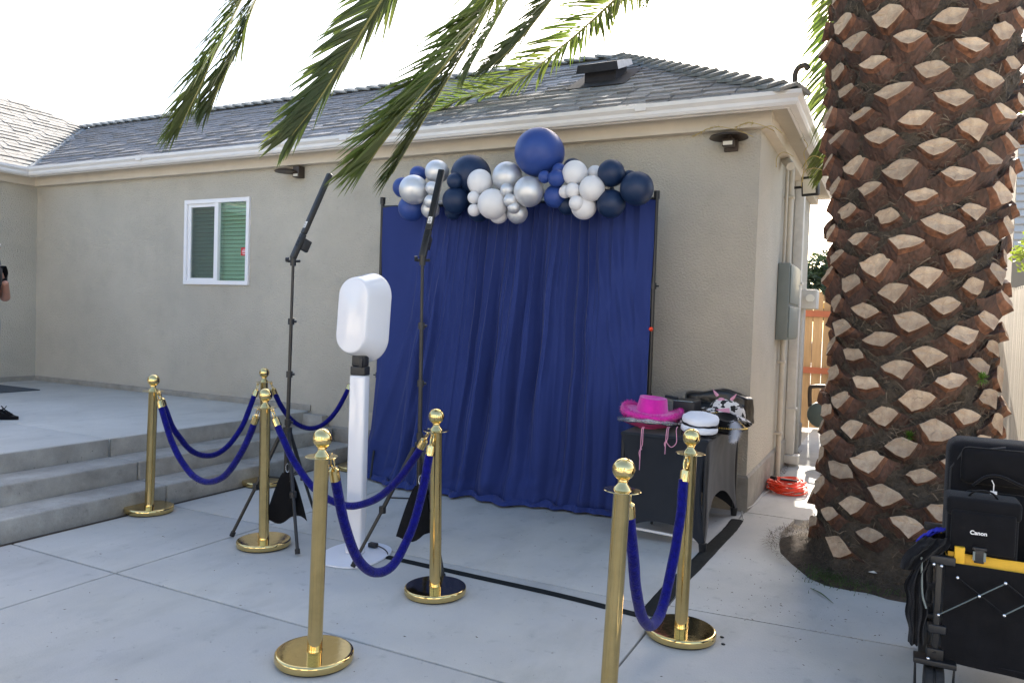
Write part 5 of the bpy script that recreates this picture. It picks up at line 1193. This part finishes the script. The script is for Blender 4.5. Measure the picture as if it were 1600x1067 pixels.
for p, q, lab in ((W(1466, 960), W(1572, 911), None), (W(1568, 961), W(1690, 902), None)):
    b = B(); b.tube([p, q], .0045, 8, flat=.5); part('strut', b, M_['steel'] if 0 else M_['grey_box'], wg)
for p, q in ((W(1496, 902, -.012), W(1570, 961, -.012)), (W(1572, 911, -.012), W(1650, 975, -.012))):
    b = B(); b.tube([p, q], .007, 8, flat=.5); part('strut', b, M_['black_fabric'], wg)
for px, py in ((1466, 960), (1530, 931), (1571, 911), (1569, 961), (1459, 881), (1471, 884), (1496, 902), (1450, 1028), (1450, 1034)):
    b = B(); b.ball(W(px, py, -.030), .0075, n=12); part('rivet', b, M_['steel'], wg)
# camera bag
c0, c1 = at(1477, 872, 1, 3.46), at(1590, 792, 1, 3.46)
cbx0, cbx1, cz0, cz1 = c0.x, c1.x+.01, .60, c1.z+.015
bag = thing('camera_bag', 'black camera bag with white lettering and buckle, on the wagon edge', 'camera bag', ((cbx0+cbx1)/2, 3.5, cz0))
b = B(); b.box(cbx0, cbx1, 3.46, 3.60, cz0, cz1-.01, bev=.018); part('body', b, M_['black_fabric'], bag)
b = B(); b.box(cbx0-.006, cbx1+.006, 3.445, 3.605, cz1-.075, cz1, bev=.016); part('lid', b, M_['black_fabric'], bag)
b = B(); b.box(cbx0+.012, cbx1-.012, 3.436, 3.459, cz0+.035, cz1-.05, bev=.01); part('flap', b, M_['black_fabric'], bag)
xm = at(1531, 850, 1, 3.43).x
b = B(); b.box(xm-.017, xm+.017, 3.425, 3.44, cz0+.0, cz0+.055, bev=.003); b.box(xm-.024, xm+.024, 3.424, 3.436, cz0+.05, cz0+.062, bev=.003); part('buckle', b, M_['grey_box'] if 0 else M_['black_plastic'], bag)
for q_ in (-.018, .018):
    b = B(); b.box(xm+q_-.004, xm+q_+.004, 3.4225, 3.4245, cz0+.01, cz0+.045); part('buckle_prong', b, M_['grey_box'], bag)
b = B(); b.tube(bez([(cbx0+.07, 3.5, cz1-.005), (cbx0+.09, 3.49, cz1+.02), ((cbx0+cbx1)/2, 3.485, cz1+.028), (cbx1-.09, 3.49, cz1+.02), (cbx1-.07, 3.5, cz1-.005)], 6), .010, 8, flat=.4); part('handle', b, M_['black_fabric'], bag)
cu_ = bpy.data.curves.new('logo', 'FONT'); cu_.body = 'Canon'; cu_.size = .0215; cu_.extrude = .0006; cu_.offset = .0006; cu_.align_x = 'CENTER'; cu_.align_y = 'CENTER'
to = bpy.data.objects.new('logo_tmp', cu_); COL.objects.link(to); dg = bpy.context.evaluated_depsgraph_get(); lm = bpy.data.meshes.new_from_object(to.evaluated_get(dg)); bpy.data.objects.remove(to)
lm.materials.clear(); lm.materials.append(M_['print_white']); lp = at(1529, 833, 1, 3.434)
lo_ = obj('lettering', lm, bag); lo_.matrix_basis = Matrix.Translation(lp-V(bag.location))@Matrix.Rotation(R(90), 4, 'X')@Matrix.Rotation(R(0), 4, 'Z')
# big black case behind it
s0 = at(1474, 700, 1, 3.66); sx0 = at(1478, 800, 1, 3.66).x
sc1 = thing('suitcase', 'large black soft suitcase standing in the wagon, white tag on its handle', 'suitcase', (sx0+.3, 3.75, .38))
zt = at(1540, 692, 1, 3.66).z
b = B(); b.box(sx0, sx0+.62, 3.66, 3.90, .39, zt, bev=.05); part('body', b, M_['black_fabric'], sc1)
b = B(); b.box(sx0+.045, sx0+.60, 3.635, 3.67, zt-.175, zt-.02, bev=.025); part('top_pocket', b, M_['black_fabric'], sc1)
b = B(); b.box(sx0+.06, sx0+.60, 3.63, 3.668, .42, zt-.20, bev=.025); part('front_pocket', b, M_['black_fabric'], sc1)
b = B(); q = [at(1520, 758, 1, 3.61), at(1540, 745, 1, 3.60), at(1562, 744, 1, 3.60), at(1590, 756, 1, 3.60), at(1612, 766, 1, 3.61)]; b.tube(bez(q, 5), .013, 8, flat=.45); part('handle', b, M_['black_fabric'], sc1)
b = B(); b.tube([(sx0+.012, 3.68, .5), (sx0+.012, 3.68, zt-.12), (sx0+.05, 3.66, zt-.045), (sx0+.2, 3.655, zt-.012)], .005, 6); part('piping', b, M_['black_plastic'], sc1)
q = at(1552, 774, 1, 3.60); b = B(); b.box(q.x-.012, q.x+.012, 3.594, 3.597, q.z-.019, q.z+.019); tg = part('tag', b, M_['print_white'], sc1)
b = B(); b.tube([q+V((0, 0, .019)), q+V((0, -.002, .045)), q+V((-.008, 0, .062))], .0022, 5); part('tag_string', b, M_['print_white'], tg)
# blue cloth and hanging black jacket
def drape(nm, label, cat, cpts, wid, mt, th=.02, seed=0):
    P = bez(cpts, 8); o0 = V(cpts[0]); b = B(); n1 = len(P)-1
    def f(sg):
        def g(u, v):
            k = v*n1; i = int(k); p = P[i].lerp(P[min(i+1, n1)], k-i); w_ = wid(v); x = (u-.5)*2
            return p+RT*x*w_+V((0, sg*(th*(1-x*x)**.5)+.012*math.sin(x*9+v*3+seed), 0))+V((0, 0, .008*noise.noise(V((u*5, v*7, seed)))))
        return g
    b.grid(f(1), 24, 30); b.grid(f(-1), 24, 30); return tag(part(nm, b, M_[mt], None, fix=False), label, cat)
drape('black_jacket', 'black garment hanging down over the left end of the wagon', 'jacket', [at(1446, 868, 1, 3.42), at(1432, 905, 1, 3.40), at(1432, 950, 1, 3.40), at(1431, 1003, 1, 3.40)], lambda v: .026+.018*math.sin(v*3.0)+.005*math.sin(v*20), 'black_fabric', .03, 1)
drape('black_pouch', 'crumpled black pouch on the wagon corner beside the camera bag', 'pouch', [at(1468, 836, 1, 3.47), at(1458, 850, 1, 3.44), at(1440, 868, 1, 3.43), at(1428, 885, 1, 3.43)], lambda v: .055+.02*math.sin(v*3), 'black_fabric', .05, 2)
drape('blue_cloth', 'small bright blue cloth sticking out beside the camera bag', 'cloth', [at(1474, 826, 1, 3.52), at(1462, 829, 1, 3.50), at(1447, 836, 1, 3.48), at(1436, 845, 1, 3.47)], lambda v: .026-.012*v, 'blue_cloth', .015, 3)
b = B(); b.tube(bez([at(1440, 870, 1, 3.38), at(1441, 925, 1, 3.37), at(1447, 950, 1, 3.37)], 5), .004, 6); tag(part('strap', b, M_['grey_box'], None), 'thin dark strap hanging beside the wagon upright', 'strap')
# ---------------------------------------------------------------- person at the left edge
def skin_mesh(name, verts, edges, radii, mt, sub=2, root=0):
    me = bpy.data.meshes.new(name); me.from_pydata([tuple(v) for v in verts], edges, []); o = bpy.data.objects.new(name, me); COL.objects.link(o)
    me_s = o.modifiers.new('s', 'SKIN'); sv = me.skin_vertices[0].data
    for i, r in enumerate(radii): sv[i].radius = (r if isinstance(r, tuple) else (r, r))
    sv[root].use_root = True
    su = o.modifiers.new('u', 'SUBSURF'); su.levels = sub; su.render_levels = sub
    dg = bpy.context.evaluated_depsgraph_get(); m2 = bpy.data.meshes.new_from_object(o.evaluated_get(dg)); bpy.data.objects.remove(o)
    for p in m2.polygons: p.use_smooth = True
    m2.materials.clear(); m2.materials.append(mt); m2.name = name; return m2
pp = at(-29, 657, 2, .42); per = thing('person', 'person at the left edge holding up a phone, in blue jeans and black shoes', 'person', pp)
FD = V((RT.x, RT.y, 0)).normalized(); SD = V((FD.y, -FD.x, 0))    # facing, and their right side (towards camera)
def L(f, s, z): return FD*f+SD*s+V((0, 0, z))
vb = [L(0, 0, .88), L(0, 0, 1.0), L(.0, 0, 1.15), L(0, 0, 1.32), L(.01, 0, 1.42), L(.03, 0, 1.52), L(.035, 0, 1.60),
      L(0, .17, 1.345), L(.14, .21, 1.10), L(.16, .15, 1.30), L(.165, .13, 1.36),
      L(0, -.17, 1.345), L(.06, -.22, 1.08), L(.15, -.08, 1.20), L(.17, -.04, 1.25),
      L(0, .10, .84), L(-.03, .11, .46), L(-.01, .11, .09), L(0, -.10, .84), L(-.02, -.11, .47), L(.04, -.11, .09)]
eb = [(0, 1), (1, 2), (2, 3), (3, 4), (4, 5), (5, 6), (3, 7), (7, 8), (8, 9), (9, 10), (3, 11), (11, 12), (12, 13), (13, 14), (0, 15), (15, 16), (16, 17), (0, 18), (18, 19), (19, 20)]
rb = [(.14, .10), (.125, .09), (.14, .10), (.15, .095), .05, .082, .078, .055, .042, .028, .030, .055, .042, .028, .030, .085, .055, .040, .085, .055, .040]
obj('body', skin_mesh('body', vb, eb, rb, M_['skin'], 2), per)
wr = L(.165, .13, 1.36)
for k in range(4):
    s0_ = wr+L(.012-.0, -.012, .045-.0)+V((0, 0, -.018*k+.02)); a_ = [s0_+L(-.02, .02, -.01), s0_+L(.012, .02, 0), s0_+L(.034, -.008, .004), s0_+L(.026, -.034, .004)]
    obj('finger', skin_mesh('finger', a_, [(0, 1), (1, 2), (2, 3)], [.0105, .0095, .009, .0075], M_['skin'], 1), per)
obj('thumb', skin_mesh('thumb', [wr+L(-.01, .0, .01), wr+L(-.012, -.02, .045), wr+L(-.002, -.035, .075)], [(0, 1), (1, 2)], [.013, .011, .009], M_['skin'], 1), per)
def scaled(ids, edges, k, nm, mt, extra=None):
    vv = [vb[i] for i in ids]; rr = [tuple(x*k for x in (rb[i] if isinstance(rb[i], tuple) else (rb[i], rb[i]))) for i in ids]; mp = {j: i for i, j in enumerate(ids)}
    return obj(nm, skin_mesh(nm, vv, [(mp[a], mp[c]) for a, c in edges], rr, mt, 2), per)
scaled([0, 1, 15, 16, 17, 18, 19, 20], [(0, 1), (0, 15), (15, 16), (16, 17), (0, 18), (18, 19), (19, 20)], 1.12, 'jeans', M_['jeans'])
vs_ = [vb[1], vb[2], vb[3], vb[3]+V((0, 0, .06)), vb[7], L(.08, .195, 1.21), vb[11], L(.03, -.2, 1.2)]
obj('shirt', skin_mesh('shirt', vs_, [(0, 1), (1, 2), (2, 3), (2, 4), (4, 5), (2, 6), (6, 7)], [(.155, .112), (.155, .115), (.165, .11), (.075, .07), .068, .062, .068, .062], M_['black_fabric'], 2), per)
b = B(); hcx = L(.035, 0, 1.565); b.ball(hcx+L(-.022, 0, .025), .098, .98, .92, 1.12, n=20); b.tube([hcx+L(-.07, 0, .0), hcx+L(-.10, 0, -.10), hcx+L(-.09, 0, -.22)], [.06, .055, .02], 12); obj('hair', b.mesh('hair', M_['hair']), per)
for s in (1, -1):
    b = B(); b.ball(hcx+L(.088, .03*s, .012), .011, n=10); obj('eye', b.mesh('eye', M_['print_white']), per)
b = B(); b.tube([hcx+L(.085, 0, .01), hcx+L(.108, 0, -.022), hcx+L(.088, 0, -.03)], [.008, .013, .008], 8); obj('nose', b.mesh('nose', M_['skin']), per)
b = B(); b.tube([hcx+L(.082, .022, -.055), hcx+L(.09, 0, -.053), hcx+L(.082, -.022, -.055)], .006, 6); obj('mouth', b.mesh('mouth', M_['pink_cord']), per)
ph_ = thing('mobile_phone', 'silver mobile phone held up in the hand at the left edge', 'phone', pp+wr+L(.03, -.012, .10))
Mp = Matrix.Translation(pp+wr+L(.035, -.014, .098))@Matrix.Rotation(math.atan2(FD.y, FD.x), 4, 'Z')@Matrix.Rotation(R(-12), 4, 'Y')
b = B(); b.box(-.005, .005, -.037, .037, -.075, .075, Mp, bev=.004); part('case', b, M_['phone'], ph_)
b = B(); b.box(-.0065, -.0052, -.034, .034, -.07, .07, Mp); part('screen', b, M_['lamp_glass'], ph_)
for s, f0 in ((.11, .0), (-.11, .065)):
    b = B(); q = L(f0, s, .0)
    def sh(u, v):
        a = 2*math.pi*u; k = v; fx_ = math.cos(a)*.14+.055; w_ = .045*(1-.25*max(0, math.cos(a))); hgt = (.085-.055*min(1, max(0, (fx_)/.16)))
        r = 1 if k < .5 else math.cos((k-.5)*math.pi)**.5 if k < 1 else 0
        return q+FD*(.055+(fx_-.055)*r)+SD*(math.sin(a)*w_*r)+V((0, 0, .004+hgt*min(1, k*1.6)))
    b.grid(sh, 28, 12); obj('shoe', b.mesh('shoe', M_['black_fabric']), per)
    b = B()
    for k in range(4): b.tube([q+L(.05+.022*k, -.03, .085-.012*k), q+L(.055+.022*k, 0, .098-.013*k), q+L(.05+.022*k, .03, .085-.012*k)], .005, 5)
    b.tube([q+L(.06, .0, .09), q+L(.05, .02, .125), q+L(.08, .03, .105), q+L(.06, 0, .09), q+L(.07, -.02, .12)], .004, 5)
    obj('laces', b.mesh('laces', M_['black_fabric']), per)
